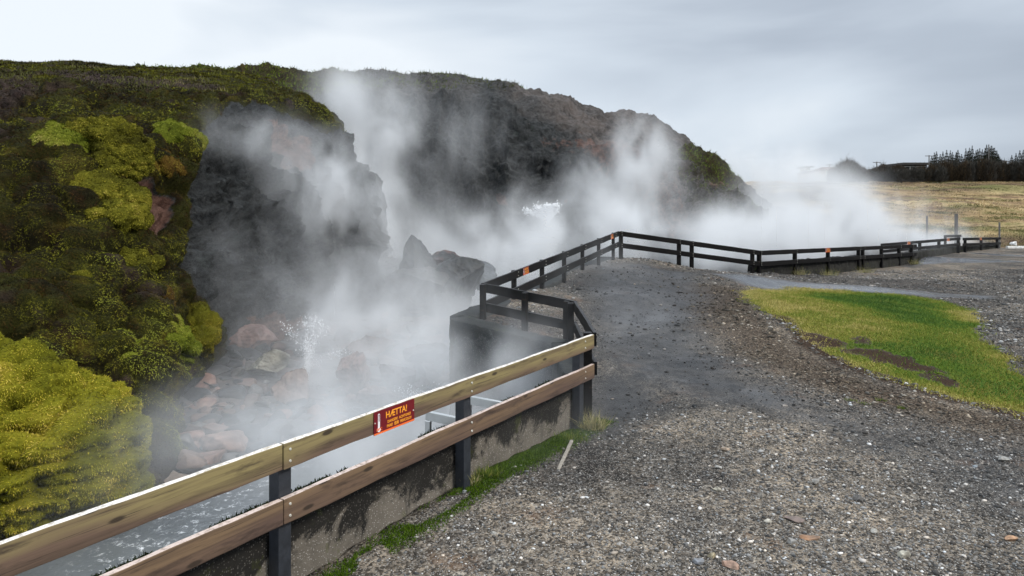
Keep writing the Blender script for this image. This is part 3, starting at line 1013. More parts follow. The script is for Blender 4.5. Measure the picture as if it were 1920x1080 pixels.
cg = pal(len(pt), 0.5 + 0.7 * fbm(pt * 0.4, 3, 97) + 0.2 * (moss[vi] - .3), [(0.03, 0.025, 0.02), (0.06, 0.065, 0.02), (0.12, 0.17, 0.02), (0.15, 0.20, 0.03)])
gr = blades('hill_grass', pt, nn * 0.5 + np.array([0, 0, .6]), L_, L_ * 0.2, cg, M['blade'], 0.5)
tag(gr, kind='stuff')

# lawn
bb = np.array(LAWN)
n = 230000
lx = rng.uniform(bb[:, 0].min(), bb[:, 0].max(), n)
ly = rng.uniform(bb[:, 1].min() - .2, bb[:, 1].max() + .2, n)
Pn = np.stack([lx, ly, 0 * lx], -1)
qx, qy = lx + .22 * fbm(Pn * 1.3, 4, 30), ly + .30 * fbm(Pn * 1.3 + np.array([0, 0, 9 * 1.3]), 4, 31)
n4 = .16 * fbm(Pn * 6, 3, 133)
sm = np.max([soft(qx + n4, qy + n4, s, 0.10) for s in SOIL], 0) * .93
qx, qy = qx + .25 * fbm(Pn * 4, 3, 134), qy + .3 * fbm(Pn * 4, 3, 135)
keep = (soft(qx, qy, LAWN, 0.30) * (1 - sm) > rng.random(n)) & (np.abs(lx / ly) < 0.80)
lx, ly = lx[keep], ly[keep]
base = np.stack([lx, ly, groundz(lx, ly) - 0.004], -1)
v = 0.42 + 0.70 * fbm(base * 0.45, 4, 101) + .3 * fbm(base * 2.4, 3, 102) + rng.normal(0, 0.14, len(base)) + 0.32 * sst(1.0, 0.0, polydist(lx, ly, LAWN)) + .15 * sst(13, 9, ly)
L_ = (0.022 + 0.03 * rng.random(len(base)))
cg = pal(len(base), v, [(0.05, 0.105, 0.022), (0.085, 0.165, 0.025), (0.17, 0.215, 0.032), (0.29, 0.27, 0.06), (0.44, 0.37, 0.14)])
lw = blades('lawn_grass', base, np.tile([0, 0, 1.0], (len(base), 1)), L_, 0.005 + L_ * 0.14, cg, M['blade'], 0.75)
tag(lw, kind='stuff')

# golden field grass
n = 60000
d = 50 + 85 * rng.random(n) ** 1.5
ang = rng.uniform(0.42, 0.80, n)
fx, fy = ang * d, d
fx = np.where(fy < 52, fx + 2, fx)
fzv = groundz(fx, fy)
base = np.stack([fx, fy, fzv], -1)
v = 0.55 + 1.3 * fbm(base * np.array([0.10, 0.22, 0]), 5, 104, 0.62) + rng.normal(0, 0.12, n)
fb_, fg_ = field_zones(fx, fy)
v = v - .55 * fb_
v = np.where(fg_ > .5, .25 + .1 * rng.normal(0, 1, n), v)
cg = pal(n, v, [(0.07, 0.045, 0.035), (0.09, 0.10, 0.03), (0.28, 0.20, 0.10), (0.42, 0.31, 0.16), (0.52, 0.42, 0.25)])
L_ = 0.07 + 0.20 * rng.random(n) * sst(-.3, .4, fbm(base * .3, 3, 107))
L_ = L_ + .03
k = (fy > 52) | (fx > 35)
fg = blades('field_grass', base[k], np.tile([0.5, 0, 1.0], (k.sum(), 1)), L_[k], L_[k] * 0.35, cg[k], M['blade'], 0.5)
tag(fg, kind='stuff')

# gravel: small stones lying on the ground
ico_v, ico_f = [], []
t = (1 + 5 ** .5) / 2
ICO = np.array([(-1, t, 0), (1, t, 0), (-1, -t, 0), (1, -t, 0), (0, -1, t), (0, 1, t), (0, -1, -t), (0, 1, -t), (t, 0, -1), (t, 0, 1), (-t, 0, -1), (-t, 0, 1)])
ICO /= np.linalg.norm(ICO[0])
ICF = np.array([(0, 11, 5), (0, 5, 1), (0, 1, 7), (0, 7, 10), (0, 10, 11), (1, 5, 9), (5, 11, 4), (11, 10, 2), (10, 7, 6), (7, 1, 8), (3, 9, 4), (3, 4, 2), (3, 2, 6), (3, 6, 8), (3, 8, 9), (4, 9, 5), (2, 4, 11), (6, 2, 10), (8, 6, 7), (9, 8, 1)])


def stones(name, cx, cy, size, cols):
    n = len(cx)
    V = ICO[None] * (1 + rng.normal(0, 0.17, (n, 12, 1)))
    sc_ = np.stack([rng.uniform(.8, 1.5, n), rng.uniform(.7, 1.1, n), rng.uniform(.35, .75, n)], -1) * size[:, None] / 2
    V = V * sc_[:, None, :]
    a = rng.uniform(0, 6.283, n)
    c, s = np.cos(a)[:, None], np.sin(a)[:, None]
    V = np.stack([V[..., 0] * c - V[..., 1] * s, V[..., 0] * s + V[..., 1] * c, V[..., 2]], -1)
    V += np.stack([cx, cy, groundz(cx, cy) + size * 0.12], -1)[:, None, :]
    Fs = (ICF[None] + (np.arange(n) * 12)[:, None, None]).reshape(-1, 3)
    return npmesh(name, V.reshape(-1, 3), Fs, M['tint'], colors=np.repeat(cols, 12, 0))


n = 260000
d = 3.6 + 26 * rng.random(n) ** 2.1
a = rng.uniform(-0.5, 0.80, n)
gx, gy = a * d, d
o_al = (gx - F1[0]) * n_[0] + (gy - F1[1]) * n_[1]
ok = (~inpoly(gx, gy, EDGE + [(400, 4000), (-4000, 4000), (-4000, EDGE[0][1])])) & ((o_al < 0.05) | (gy > 8.6)) & (~inpoly(gx, gy, LAWN))
Pn = np.stack([gx, gy, 0 * gx], -1)
wetg = soft(gx + .3 * fbm(Pn, 3, 33), gy + .3 * fbm(Pn, 3, 34), WET, .5)
dens = 0.40 + 0.9 * fbm(Pn * 0.8, 4, 35) + 0.55 * sst(0.0, 4.0, gx)
ok &= np.max([soft(gx, gy, q_, .3) for q_ in STREAK], 0) < .25
ok &= rng.random(n) < np.clip(dens, 0.12, 1) * (1 - 0.85 * wetg)
gx, gy = gx[ok], gy[ok]
n = len(gx)
size = 0.006 + 0.009 * rng.random(n) + 0.030 * rng.random(n) ** 12 + .035 * rng.random(n) ** 40
size *= np.clip(gy / 7, 0.8, 1.9)
val = 0.035 + 0.19 * rng.random(n) ** 1.8
val = np.where(rng.random(n) < 0.10, val + 0.28, val)
tn = np.clip(.5 + .9 * fbm(np.stack([gx, gy, 0 * gx], -1) * .42, 4, 410, .55) + .25 * fbm(np.stack([gx, gy, 0 * gx], -1) * 2.2, 3, 411), 0, 1)
val = val * (.55 + .95 * tn) * (1 - .5 * soft(gx, gy, WET, .5))
hue = rng.normal(0.0, 0.045, n)
bz = soft(gx, gy, BROWN, .3)
cols = np.stack([val * (1.03 + hue + .12 * bz), val, val * (0.96 - hue - .15 * bz)], -1) * (1 - .35 * bz)[:, None]
gv = stones('gravel', gx, gy, size, cols)
tag(gv, kind='stuff')


# ------------------------------------------------------------------ concrete walls
def wall(name, label, line, thick, ztop, zbot, mat, side=1.0, rough=0.03, seed=0, group=None):
    """line: list of (x, y); the body lies on the left of the line; ztop per line point"""
    pts = []
    for i in range(len(line) - 1):
        a, b = np.array(line[i]), np.array(line[i + 1])
        m = max(2, int(np.linalg.norm(b - a) / 0.10))
        for k in range(m):
            f = k / m
            pts.append((*(a + (b - a) * f), ztop[i] + (ztop[i + 1] - ztop[i]) * f))
    pts.append((*line[-1], ztop[-1]))
    pts = np.array(pts)
    dr = np.gradient(pts[:, :2], axis=0)
    dr /= np.linalg.norm(dr, axis=1, keepdims=True)
    nr_ = np.stack([-dr[:, 1], dr[:, 0]], -1) * thick
    rings = []
    hs = np.linspace(0, 1, 22)
    prof = [(0.0, h) for h in hs] + [(f, 1.0) for f in (0.06, .2, .4, .6, .8, .94)] + [(1.0, h) for h in hs[::-1]]
    for f, h in prof:
        zv = zbot + (pts[:, 2] - zbot) * h - (0.015 if h == 1.0 and f in (0.0, 1.0) else 0)
        rings.append(np.stack([pts[:, 0] + nr_[:, 0] * f, pts[:, 1] + nr_[:, 1] * f, zv], -1))
    V = np.stack(rings, 1)
    sh = V.shape
    Vf = V.reshape(-1, 3)
    dsp = rough * fbm(Vf * 2.2, 4, seed) + rough * 0.7 * fbm(Vf * 11, 3, seed + 1)
    c = np.stack([pts[:, 0] + nr_[:, 0] * .5, pts[:, 1] + nr_[:, 1] * .5], -1)
    dirv = np.zeros_like(Vf)
    fr = np.array([p[0] for p in prof])
    dd = (np.tile(fr, len(pts)) - 0.5) * 2
    dirv[:, :2] = np.repeat(nr_ / thick, len(prof), 0) * dd[:, None] * (np.abs(dd) > .95)[:, None]
    dirv[:, 2] = (np.tile(np.array([p[1] for p in prof]), len(pts)) > .99)
    Vf = Vf + dirv * dsp[:, None]
    Rn = len(prof)
    idx = np.arange(len(Vf)).reshape(len(pts), Rn)
    Q = np.stack([idx[:-1, :-1].ravel(), idx[1:, :-1].ravel(), idx[1:, 1:].ravel(), idx[:-1, 1:].ravel()], -1)
    caps = []
    for r_ in (0, len(pts) - 1):
        for k in range(Rn // 2 - 1):
            caps.append((idx[r_, k], idx[r_, k + 1], idx[r_, Rn - 2 - k], idx[r_, Rn - 1 - k]))
    Q = np.concatenate([Q, np.array(caps)])
    o = npmesh(name, Vf, Q, mat, smooth=False)
    return tag(o, label, 'wall', group)


wall('concrete_wall', 'low weathered concrete wall behind the pale wooden fence, white grit showing and green moss at its foot', [along(-8, .145), along(4.55, .145)], .27, [.50, .50], -1.9, M['conc'], rough=.018, seed=200)
wall('concrete_wall', 'short dark wet wall between the light fence and the jutting platform', [(0.90, 8.42), (0.90, 10.80)], .27, [.50, .42], -1.9, M['conc_dark'], rough=.02, seed=210)
wall('concrete_wall', 'dark wet concrete face of the platform that juts into the steam', [(0.93, 11.22), (-0.84, 12.33)], .45, [.36, .61], -1.9, M['conc_dark'], rough=.03, seed=220)
wall('concrete_wall', 'dark kerb wall under the black fence that climbs away from the platform corner', [(-0.66, 12.22), (3.42, 22.9)], .5, [.60, .90], -1.9, M['conc_dark'], rough=.03, seed=230)
M['basalt'] = concrete('dark_mossy_stonework', (0.030, 0.030, 0.028), (0.010, 0.010, 0.010), 0.7, 0.25)
wall('stone_wall', 'low dark mossy stone wall below the black fence with the orange sign, behind the lawn', [(8.8, 24.18), (14.0, 28.5), (19.9, 33.4)], .5, [.50, .50, .25], -1.9, M['basalt'], rough=.07, seed=240)
wall('stone_wall', 'low dark stone wall under the farthest black fences beside the car park', [(20.9, 36.3), (28.2, 43.4), (34.2, 48.0)], .5, [.12, .12, -.05], -1.9, M['basalt'], rough=.06, seed=250)


# ------------------------------------------------------------------ fences
def mtx_along(a, b):
    a, b = Vector(a), Vector(b)
    ux = (b - a).normalized()
    ny_ = Vector((0, 0, 1)).cross(ux).normalized()
    uz = ux.cross(ny_)
    R = Matrix((ux, ny_, uz)).transposed().to_4x4()
    R.translation = (a + b) / 2
    return R


def plank(Ln, wd, h, seed):
    m = MB()
    k = max(2, int(Ln / .12))
    r_ = random.Random(seed)
    ph = [r_.uniform(0, 6.28) for _ in range(4)]
    vs = []
    for i in range(k + 1):
        x_ = -Ln / 2 + Ln * i / k
        dy = .004 * math.sin(x_ * 1.7 + ph[0]) + .0015 * math.sin(x_ * 9 + ph[1])
        for (a_, b_, c_) in ((-1, -1, 0), (1, -1, 1), (1, 1, 2), (-1, 1, 3)):
            dz = .0022 * math.sin(x_ * 6 + ph[2] + c_) + .0014 * math.sin(x_ * 21 + ph[3] + 2 * c_)
            vs.append((x_, a_ * wd / 2 + dy, b_ * h / 2 + dz))
    fs = [(4 * i + a_, 4 * i + (a_ + 1) % 4, 4 * i + 4 + (a_ + 1) % 4, 4 * i + 4 + a_) for i in range(k) for a_ in range(4)]
    fs += [(3, 2, 1, 0), tuple(4 * k + a_ for a_ in range(4))]
    return m.add(vs, fs)


def fence(label, a, b, za, zb, posts, rails, psize=0.10, ph_top=0.0, base_fn=None, spacing=0.35, rail_h=0.165, off=0.075, bolts=True, joints=(), sags=None, cat_group='wooden rail fences round the hot spring'):
    """a, b: rail line ends in plan; posts: distances from a; rails: (upper, lower) materials"""
    a, b = np.array(a, float), np.array(b, float)
    Ln = np.linalg.norm(b - a)
    uu = (b - a) / Ln
    nn_ = np.array([-uu[1], uu[0]])
    root = empty('rail_fence', (float(a[0]), float(a[1]), 0), label, 'fence', cat_group)
    O = Vector(root.location)

    def zt(s):
        return za + (zb - za) * s / Ln

    def pt(s, o, zz_):
        p = a + uu * s + nn_ * o
        return Vector((float(p[0]), float(p[1]), zz_)) - O
    cuts = [0.0] + list(joints) + [Ln]
    for lev, mat in enumerate(rails):
        for i in range(len(cuts) - 1):
            s0, s1 = cuts[i] + (0.002 if i else 0), cuts[i + 1] - 0.002
            dz = -lev * spacing - rail_h / 2
            p0, p1 = pt(s0, 0, zt(s0) + dz), pt(s1, 0, zt(s1) + dz)
            plank((p1 - p0).length, 0.045, rail_h, s0 + lev).build('rail', mat if not isinstance(mat, (list, tuple)) else mat[i], root, bevel=0.006, mtx=mtx_along(p0, p1))
    for s in posts:
        c = pt(s, off, 0)
        wx_, wy_ = float(a[0] + uu[0] * s + nn_[0] * off), float(a[1] + uu[1] * s + nn_[1] * off)
        zb_ = (base_fn(wx_, wy_) if base_fn else gz(wx_, wy_)) - 0.12
        top_ = zt(s) + ph_top - .012
        p = MB().box((0, 0, 0), (psize, psize, top_ - zb_)).build('post', M['post'] if rails[0] is not M['black'] else M['black'], root, bevel=0.006)
        p.matrix_local = Matrix.Translation((c.x, c.y, (top_ + zb_) / 2)) @ Matrix.Rotation(math.atan2(uu[1], uu[0]), 4, 'Z')
        if bolts:
            for lev in range(len(rails)):
                for kz in (0.045, 0.12):
                    q0 = pt(s, -0.0225, zt(s) - lev * spacing - kz)
                    q1 = pt(s, -0.031, zt(s) - lev * spacing - kz)
                    MB().cyl(q0, q1, 0.0115, 0.007, 8).build('bolt', M['bolt'], root, smooth=False)
    return root


SA = -3.4
la, lb = along(SA), along(4.50)
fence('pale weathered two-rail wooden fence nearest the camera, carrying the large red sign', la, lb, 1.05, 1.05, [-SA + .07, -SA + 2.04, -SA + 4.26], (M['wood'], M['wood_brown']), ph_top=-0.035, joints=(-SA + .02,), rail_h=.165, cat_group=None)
fence('short black fence run leading away from the end of the pale fence', (1.0, 8.22), (1.06, 11.45), 1.05, .98, [.10, 3.15], (M['black'], M['black']), off=.08, base_fn=lambda x, y: 0.0 if y < 9 else .1)
bayb = lambda x, y: 0.36 + (0.93 - x) / 1.59 * .24
fence('black fence across the front of the jutting concrete platform', (1.08, 11.48), (-.56, 12.52), .98, 1.18, [.15, .97, 1.86], (M['black'], M['black']), base_fn=bayb, off=.07, psize=.09)


def sdist(a, b, px):
    a, b = np.array(a), np.array(b)
    Ln = np.linalg.norm(b - a)
    s = np.linspace(0, Ln, 3000)
    p = a + (b - a) / Ln * s[:, None]
    return float(s[np.argmin(np.abs(960 + F * p[:, 0] / p[:, 1] - px))])


def run(label, a, b, za, zb, pxs_, rails, **k):
    return fence(label, a, b, za, zb, [sdist(a, b, p) for p in pxs_], rails, **k)


D0, D1 = (-.53, 12.5), (3.52, 22.5)
run('black fence climbing from the platform corner to the far raised corner', D0, D1, 1.18, 1.79, [970, 1022, 1063, 1097, 1127, 1154], (M['black'], M['black']), base_fn=lambda x, y: .55 + (y - 12.5) * .033, psize=.09)
E1 = (8.72, 24.0)
run('black fence running down from the raised corner behind the dark mound', (3.56, 22.5), E1, 1.79, 1.05, [1166, 1275, 1299, 1413], (M['black'], M['black']), spacing=.385, psize=.11)
G1 = (19.55, 33.0)
run('grey and black fence with an orange sign above the stone wall behind the lawn', (8.76, 24.0), G1, 1.05, .80, [1427, 1494, 1556, 1613, 1621, 1656, 1689, 1712], (M['black'], M['black']), spacing=.385, psize=.12, joints=(4.6, 9.5), off=.08)
run('farther black fence running in front of the thick steam beside the car park', (20.0, 37.0), (28.3, 43.1), .62, .70, [1709, 1727, 1763, 1799], (M['black'], M['black']), psize=.14, bolts=False)
run('last black fence run ending at the white kerb', (28.6, 43.3), (34.3, 47.9), .66, .50, [1812, 1842, 1872], (M['black'], M['black']), psize=.14, bolts=False)
run('short raised black rail behind the far fences beside the tall post', (29.3, 46.2), (30.6, 46.5), .72, .74, [1774, 1799], (M['black'],), psize=.12, bolts=False)

# ------------------------------------------------------------------ signs
_font = None


def text_part(body, size, loc, mat, parent, sx=1.0, name='lettering'):
    c = bpy.data.curves.new(name, 'FONT')
    c.body, c.size, c.align_x, c.align_y = body, size, 'CENTER', 'CENTER'
    c.extrude = 0.0006
    c.offset = size * 0.022
    c.resolution_u = 3
    c.materials.append(mat)
    tmp = bpy.data.objects.new(name, c)
    me = bpy.data.meshes.new_from_object(tmp)
    bpy.data.objects.remove(tmp)
    o = bpy.data.objects.new(name, me)
    COL.objects.link(o)
    o.parent = parent
    o.matrix_local = Matrix.Translation(loc) @ Matrix.Rotation(math.pi / 2, 4, 'X') @ Matrix.Diagonal((sx, 1, 1, 1))
    return o


def sign(label, a, b, za, zb, s, wd, ht, lettering=True, drop=0.0):
    a, b = np.array(a, float), np.array(b, float)
    Ln = np.linalg.norm(b - a)
    uu = (b - a) / Ln
    nn_ = np.array([-uu[1], uu[0]])
    p = a + uu * s - nn_ * 0.028
    zt = za + (zb - za) * s / Ln
    slope = math.atan2(zb - za, Ln)
    root = empty('warning_sign', (float(p[0]), float(p[1]), zt - ht / 2 - drop), label, 'sign', 'red danger signs on the fences')
    root.rotation_euler = (0, -slope, math.atan2(uu[1], uu[0]))
    MB().box((0, 0, 0), (wd, 0.004, ht)).build('plate', M['sign'], root)
    MB().box((0, -0.0034, -ht / 2 + ht * .045), (wd, 0.002, ht * .07)).build('border', M['signo'], root)
    k = ht / 0.16
    y_ = -0.0035
    if lettering:
        text_part('HÆTTA!', .062 * k, (wd * .04, y_, ht * .20), M['signy'], root, .95)
    text_part('DANGER!  ACHTUNG!', .027 * k, (wd * .11, y_, -ht * .10), M['signy'], root, .90)
    text_part('FARE!  危险  PERICOLO!', .027 * k, (wd * .11, y_, -ht * .29), M['signy'], root, .90)
    # thermometer
    tx = -wd * .39
    th = MB()
    th.cyl((tx, -.002, -ht * .30), (tx, -.0055, -ht * .30), ht * .105, ht * .10, 16)
    th.box((tx, -.0036, ht * .02), (ht * .11, .003, ht * .62))
    th.cyl((tx, -.002, ht * .33), (tx, -.0051, ht * .33), ht * .055, ht * .055, 12)
    th.build('thermometer', M['signw'], root)
    MB().box((tx, -.0056, ht * .20), (ht * .04, .001, ht * .30)).build('tube', M['sign'], root)
    if lettering:
        text_part('100°C', .026 * k, (tx, -.0062, -ht * .29), M['signo'], root, .9)
    for sx_ in (-1, 1):
        MB().cyl((sx_ * wd * .475, -.002, -ht * .02 * sx_), (sx_ * wd * .475, -.006, -ht * .02 * sx_), .006 * k, .004 * k, 8).build('screw', M['bolt'], root)
    return root


s0 = sdist(la, lb, 735)
sign('large red danger sign with yellow lettering and a white thermometer on the near pale rail', la, lb, 1.05, 1.05, s0, .445, .172)
sign('red danger sign on the black fence just past the platform corner', D0, D1, 1.18, 1.79, sdist(D0, D1, 984), .34, .155)
sign('small red danger sign on the black fence just short of the raised corner', D0, D1, 1.18, 1.79, sdist(D0, D1, 1146), .34, .155)
sign('orange-red danger sign on the fence above the stone wall behind the lawn', (8.76, 24), G1, 1.05, .80, sdist((8.76, 24), G1, 1551), .42, .165)
sign('red danger sign on the farther fence, leftmost of the three most distant signs', (20, 37), (28.3, 43.1), .62, .70, sdist((20, 37), (28.3, 43.1), 1703), .42, .16)
sign('red danger sign on the farther fence near its right end', (20, 37), (28.3, 43.1), .62, .70, sdist((20, 37), (28.3, 43.1), 1777), .42, .16)
sign('red danger sign on the last fence run before the white kerb', (28.6, 43.3), (34.3, 47.9), .66, .5, sdist((28.6, 43.3), (34.3, 47.9), 1838), .42, .16)

# ------------------------------------------------------------------ ladder hooked over the near wall
p0 = along(2.07, .5)
lad = empty('ladder', (*p0, 0), 'silver aluminium ladder hooked over the concrete wall behind the near fence', 'ladder')
for s in (2.07, 2.70):
    A_, B_ = Vector((*along(s, .50), .615)) - Vector((*p0, 0)), Vector((*along(s, .115), .615)) - Vector((*p0, 0))
    m = MB()
    dx = (B_ - A_).normalized()
    sd_ = Vector((u[0], u[1], 0))
    m.beam(A_ - dx * .03, B_, .006, .075)
    m.beam(A_ - dx * .03 + sd_ * .02 + Vector((0, 0, .0375)), B_ + sd_ * .02 + Vector((0, 0, .0375)), .04, .004)
    m.beam(A_ - dx * .03 + sd_ * .02 - Vector((0, 0, .0375)), B_ + sd_ * .02 - Vector((0, 0, .0375)), .04, .004)
    m.build('hook_arm', M['alu'], lad)
    m = MB()
    for o_, wv in ((0.0, .006),):
        m.box((A_.x, A_.y, -.55), (.06, .03, 2.25), math.atan2(n_[1], n_[0]))
    m.build('stile', M['alu'], lad, bevel=.004)
for k in range(7):
    z_ = .30 - k * .28
    a_, b_ = Vector((*along(2.07, .5), z_)) - Vector((*p0, 0)), Vector((*along(2.70, .5), z_)) - Vector((*p0, 0))
    MB().cyl(a_, b_, .014, .014, 10).build('rung', M['alu'], lad)


# ------------------------------------------------------------------ rocks
def ico_sub(k):
    V, Fc = ICO.copy(), ICF.copy()
    for _ in range(k):
        mids = {}
        Vl = [tuple(v) for v in V]
        nf_ = []

        def md(i, j):
            key = (min(i, j), max(i, j))
            if key not in mids:
                p = np.array(Vl[i]) + np.array(Vl[j])
                Vl.append(tuple(p / np.linalg.norm(p)))
                mids[key] = len(Vl) - 1
            return mids[key]
        for a, b, c in Fc:
            ab, bc, ca = md(a, b), md(b, c), md(c, a)
            nf_ += [(a, ab, ca), (b, bc, ab), (c, ca, bc), (ab, bc, ca)]
        V, Fc = np.array(Vl), np.array(nf_)
    return V, Fc


S3 = ico_sub(3)
S2 = ico_sub(2)
S5 = ico_sub(5)
S6 = ico_sub(6)
S7 = ico_sub(7)


S5 = ico_sub(5)


def rock(name, label, px, py, d, w_, h_, dep, base, tip=None, seed=0, cuts=9, cat='boulder', rust=0.0, group=None, mesh=S5, rz=0.0, sink=0.0, accent=(0.30, 0.12, 0.09)):
    V = mesh[0].copy()
    r_ = np.random.default_rng(seed)
    # chip flat facets off a sphere
    for k in range(cuts):
        nn_ = r_.normal(0, 1, 3)
        nn_ /= np.linalg.norm(nn_)
        dd = r_.uniform(0.38, 0.78)
        over = V @ nn_ - dd
        V = V - np.outer(np.maximum(over, 0) * 0.92, nn_)
    V *= (1 + 0.05 * fbm(V * 2.5 + seed, 3, seed))[:, None]
    V /= np.abs(V).max(0)
    V *= np.array([w_ / 2, dep / 2, h_ / 2])
    if tip is not None:
        f = np.clip((V[:, 2] + h_ / 2) / h_, 0, 1)
        V[:, 0] = V[:, 0] * (1 - 0.62 * f) + tip * w_ * f
        V[:, 1] *= (1 - 0.5 * f)
    V = V + 0.03 * max(w_, h_) * fbm(V * 6 / max(w_, .1), 4, seed + 5, .6, ridged=True)[:, None] * (V / (np.linalg.norm(V, axis=1, keepdims=True) + 1e-6))
    V = V + 0.075 * max(w_, h_) * fbm(V * 2.6 / max(w_, .1), 5, seed + 3, .62)[:, None] * (V / (np.linalg.norm(V, axis=1, keepdims=True) + 1e-6))
    if rz:
        c, s = math.cos(rz), math.sin(rz)
        V = np.stack([V[:, 0] * c - V[:, 1] * s, V[:, 0] * s + V[:, 1] * c, V[:, 2]], -1)
    x_, y_, z_ = W(px, py, d)
    b = np.array(base)
    m = 0.45 + 0.9 * (fbm(V * 5 / max(w_, .1), 5, seed + 7, .65) + .5)
    C = b[None] * m[:, None]
    if rust:
        rr = sst(0.05, 0.35, fbm(V * 1.6 / max(w_, .2), 3, seed + 9))[:, None] * rust
        C = C * (1 - rr) + np.array([accent]) * rr
    o = npmesh(name, V, mesh[1], M['rocky'], smooth=False, colors=C, at=(x_, y_, z_ - sink))
    return tag(o, label, cat, group)


DK, BR, TN = (0.026, 0.029, 0.031), (0.15, 0.105, 0.085), (0.17, 0.16, 0.13)
rock('boulder', 'tall peaked dark boulder with a rusty patch on its left face, standing in the steam', 798, 500, 25.3, 2.2, 2.3, 1.9, DK, tip=-.12, seed=3, rust=.0)
rock('boulder', 'broad dark boulder just under the peaked one, fading into steam', 782, 545, 25.0, 2.4, 1.7, 2.0, (0.045, 0.045, 0.044), seed=5, rust=.25)
rock('boulder', 'dark knobbly boulder between the peaked rock and the lower round rocks', 838, 500, 26.4, 1.5, 1.3, 1.4, DK, seed=8, rust=.3)
rock('boulder', 'wide low dark boulder right of the peaked rock, left of the platform fence', 865, 520, 25.4, 1.9, 1.5, 1.6, DK, seed=12)
rock('boulder', 'pale grey boulder showing just past the platform fence corner', 908, 522, 27.5, 1.5, 1.4, 1.4, (0.10, 0.11, 0.12), seed=14)
rock('boulder', 'wet grey-tan angular boulder beside the white splash', 505, 686, 15.6, .95, .62, .8, TN, seed=21, cuts=11)
rock('boulder', 'rounded brown boulder below the angular wet one in the stream', 552, 742, 14.6, 1.05, 1.15, .9, (0.17, 0.12, 0.10), seed=23)
rock('boulder', 'flat reddish slab at the cliff foot above the angular wet boulder', 470, 640, 18.6, 2.0, .9, 1.2, (0.17, 0.105, 0.09), seed=25)
rock('boulder', 'tall pinkish boulder in the steam right of the splash', 662, 700, 14.8, .75, .95, .7, (0.20, 0.13, 0.115), seed=27)
rock('boulder', 'dark brown boulder in the steam, rightmost in the stream before the platform', 748, 706, 14.2, .80, .75, .7, (0.10, 0.075, 0.07), seed=29)
rock('boulder', 'small wet brown boulder between the pinkish and the dark brown one', 705, 740, 13.4, .8, .5, .6, (0.15, 0.10, 0.085), seed=31)
rock('boulder', 'wide dim boulder deep in the steam above the pinkish boulder', 690, 655, 17.2, 1.3, .6, .9, (0.12, 0.095, 0.09), seed=33)
rock('boulder', 'small dark wet boulder poking over the near fence rail', 440, 862, 11.2, .36, .26, .3, (0.04, 0.04, 0.042), seed=35)
rock('boulder', 'low pale boulder in the stream far left of the platform wall', 800, 665, 16.0, 1.1, .6, .8, (0.14, 0.12, 0.11), seed=37)
rock('boulder', 'rounded dark knob jutting from the right edge of the cliff', 699, 402, 26.0, .42, .36, .4, DK, seed=38)
rock('boulder', 'grey angular boulder at the foot of the moss, half way down the cliff', 342, 560, 16.0, .55, .42, .5, (0.11, 0.12, 0.12), seed=39)
for i, (px, py, s_, c_, lb_) in enumerate([
        (360, 862, .75, BR, 'flat red-brown rock on the stream bank right of the big moss cushion'), (420, 830, .9, (0.22, 0.14, 0.11), 'pinkish flat rock on the stream bank farther along'),
        (330, 900, .6, (0.16, 0.12, 0.09), 'low tan rock on the bank close to the moss cushion foot'), (300, 790, .5, (0.07, 0.075, 0.08), 'grey rock on the mud slope above the red-brown rocks')]):
    d_ = (H + 1.45) * F / (py - HY)
    rock('rock', lb_, px, py, d_, s_, s_ * .35, s_ * .8, c_, seed=50 + i, cat='rock', mesh=S3)

# broken rubble on the bank and between the boulders
RB = []
n = 1300
rpx, rpy = rng.uniform(330, 860, n), rng.uniform(585, 905, n)
okr = inpoly(rpx, rpy, [(400, 690), (460, 590), (700, 585), (840, 640), (860, 700), (640, 780), (520, 850), (440, 900), (300, 905), (270, 850), (330, 780)])
rpx, rpy = rpx[okr], rpy[okr]
Vs, Fs_, Cs, off_ = [], [], [], 0
for i, (px, py) in enumerate(zip(rpx, rpy)):
    d_ = (H + 1.52) * F / (py - HY)
    x_ = (px - 960) / F * d_
    s_ = .06 + .34 * rng.random() ** 2.6
    V = S2[0].copy()
    for k in range(8):
        q_ = rng.normal(0, 1, 3)
        q_ /= np.linalg.norm(q_)
        V = V - np.outer(np.maximum(V @ q_ - rng.uniform(.3, .7), 0) * .95, q_)
    V *= np.array([rng.uniform(.8, 1.3), rng.uniform(.7, 1.1), rng.uniform(.45, .85)]) * s_
    c, s0_ = math.cos(i), math.sin(i)
    V = np.stack([V[:, 0] * c - V[:, 1] * s0_, V[:, 0] * s0_ + V[:, 1] * c, V[:, 2]], -1)
    z_ = gz(x_, d_)
    Vs.append(V + np.array([x_, d_, z_ + s_ * .12]))
    Fs_.append(S2[1] + off_)
    off_ += len(V)
    base_c = np.array([(0.13, 0.085, 0.07), (0.04, 0.042, 0.044), (0.09, 0.085, 0.082), (0.17, 0.105, 0.085), (0.025, 0.026, 0.028), (0.075, 0.055, 0.048)][int(rng.integers(0, 6))])
    Cs.append(base_c[None] * (0.6 + .8 * rng.random((len(V), 1))))
rb = npmesh('rubble', np.concatenate(Vs), np.concatenate(Fs_), M['rocky'], colors=np.concatenate(Cs))
tag(rb, kind='stuff')

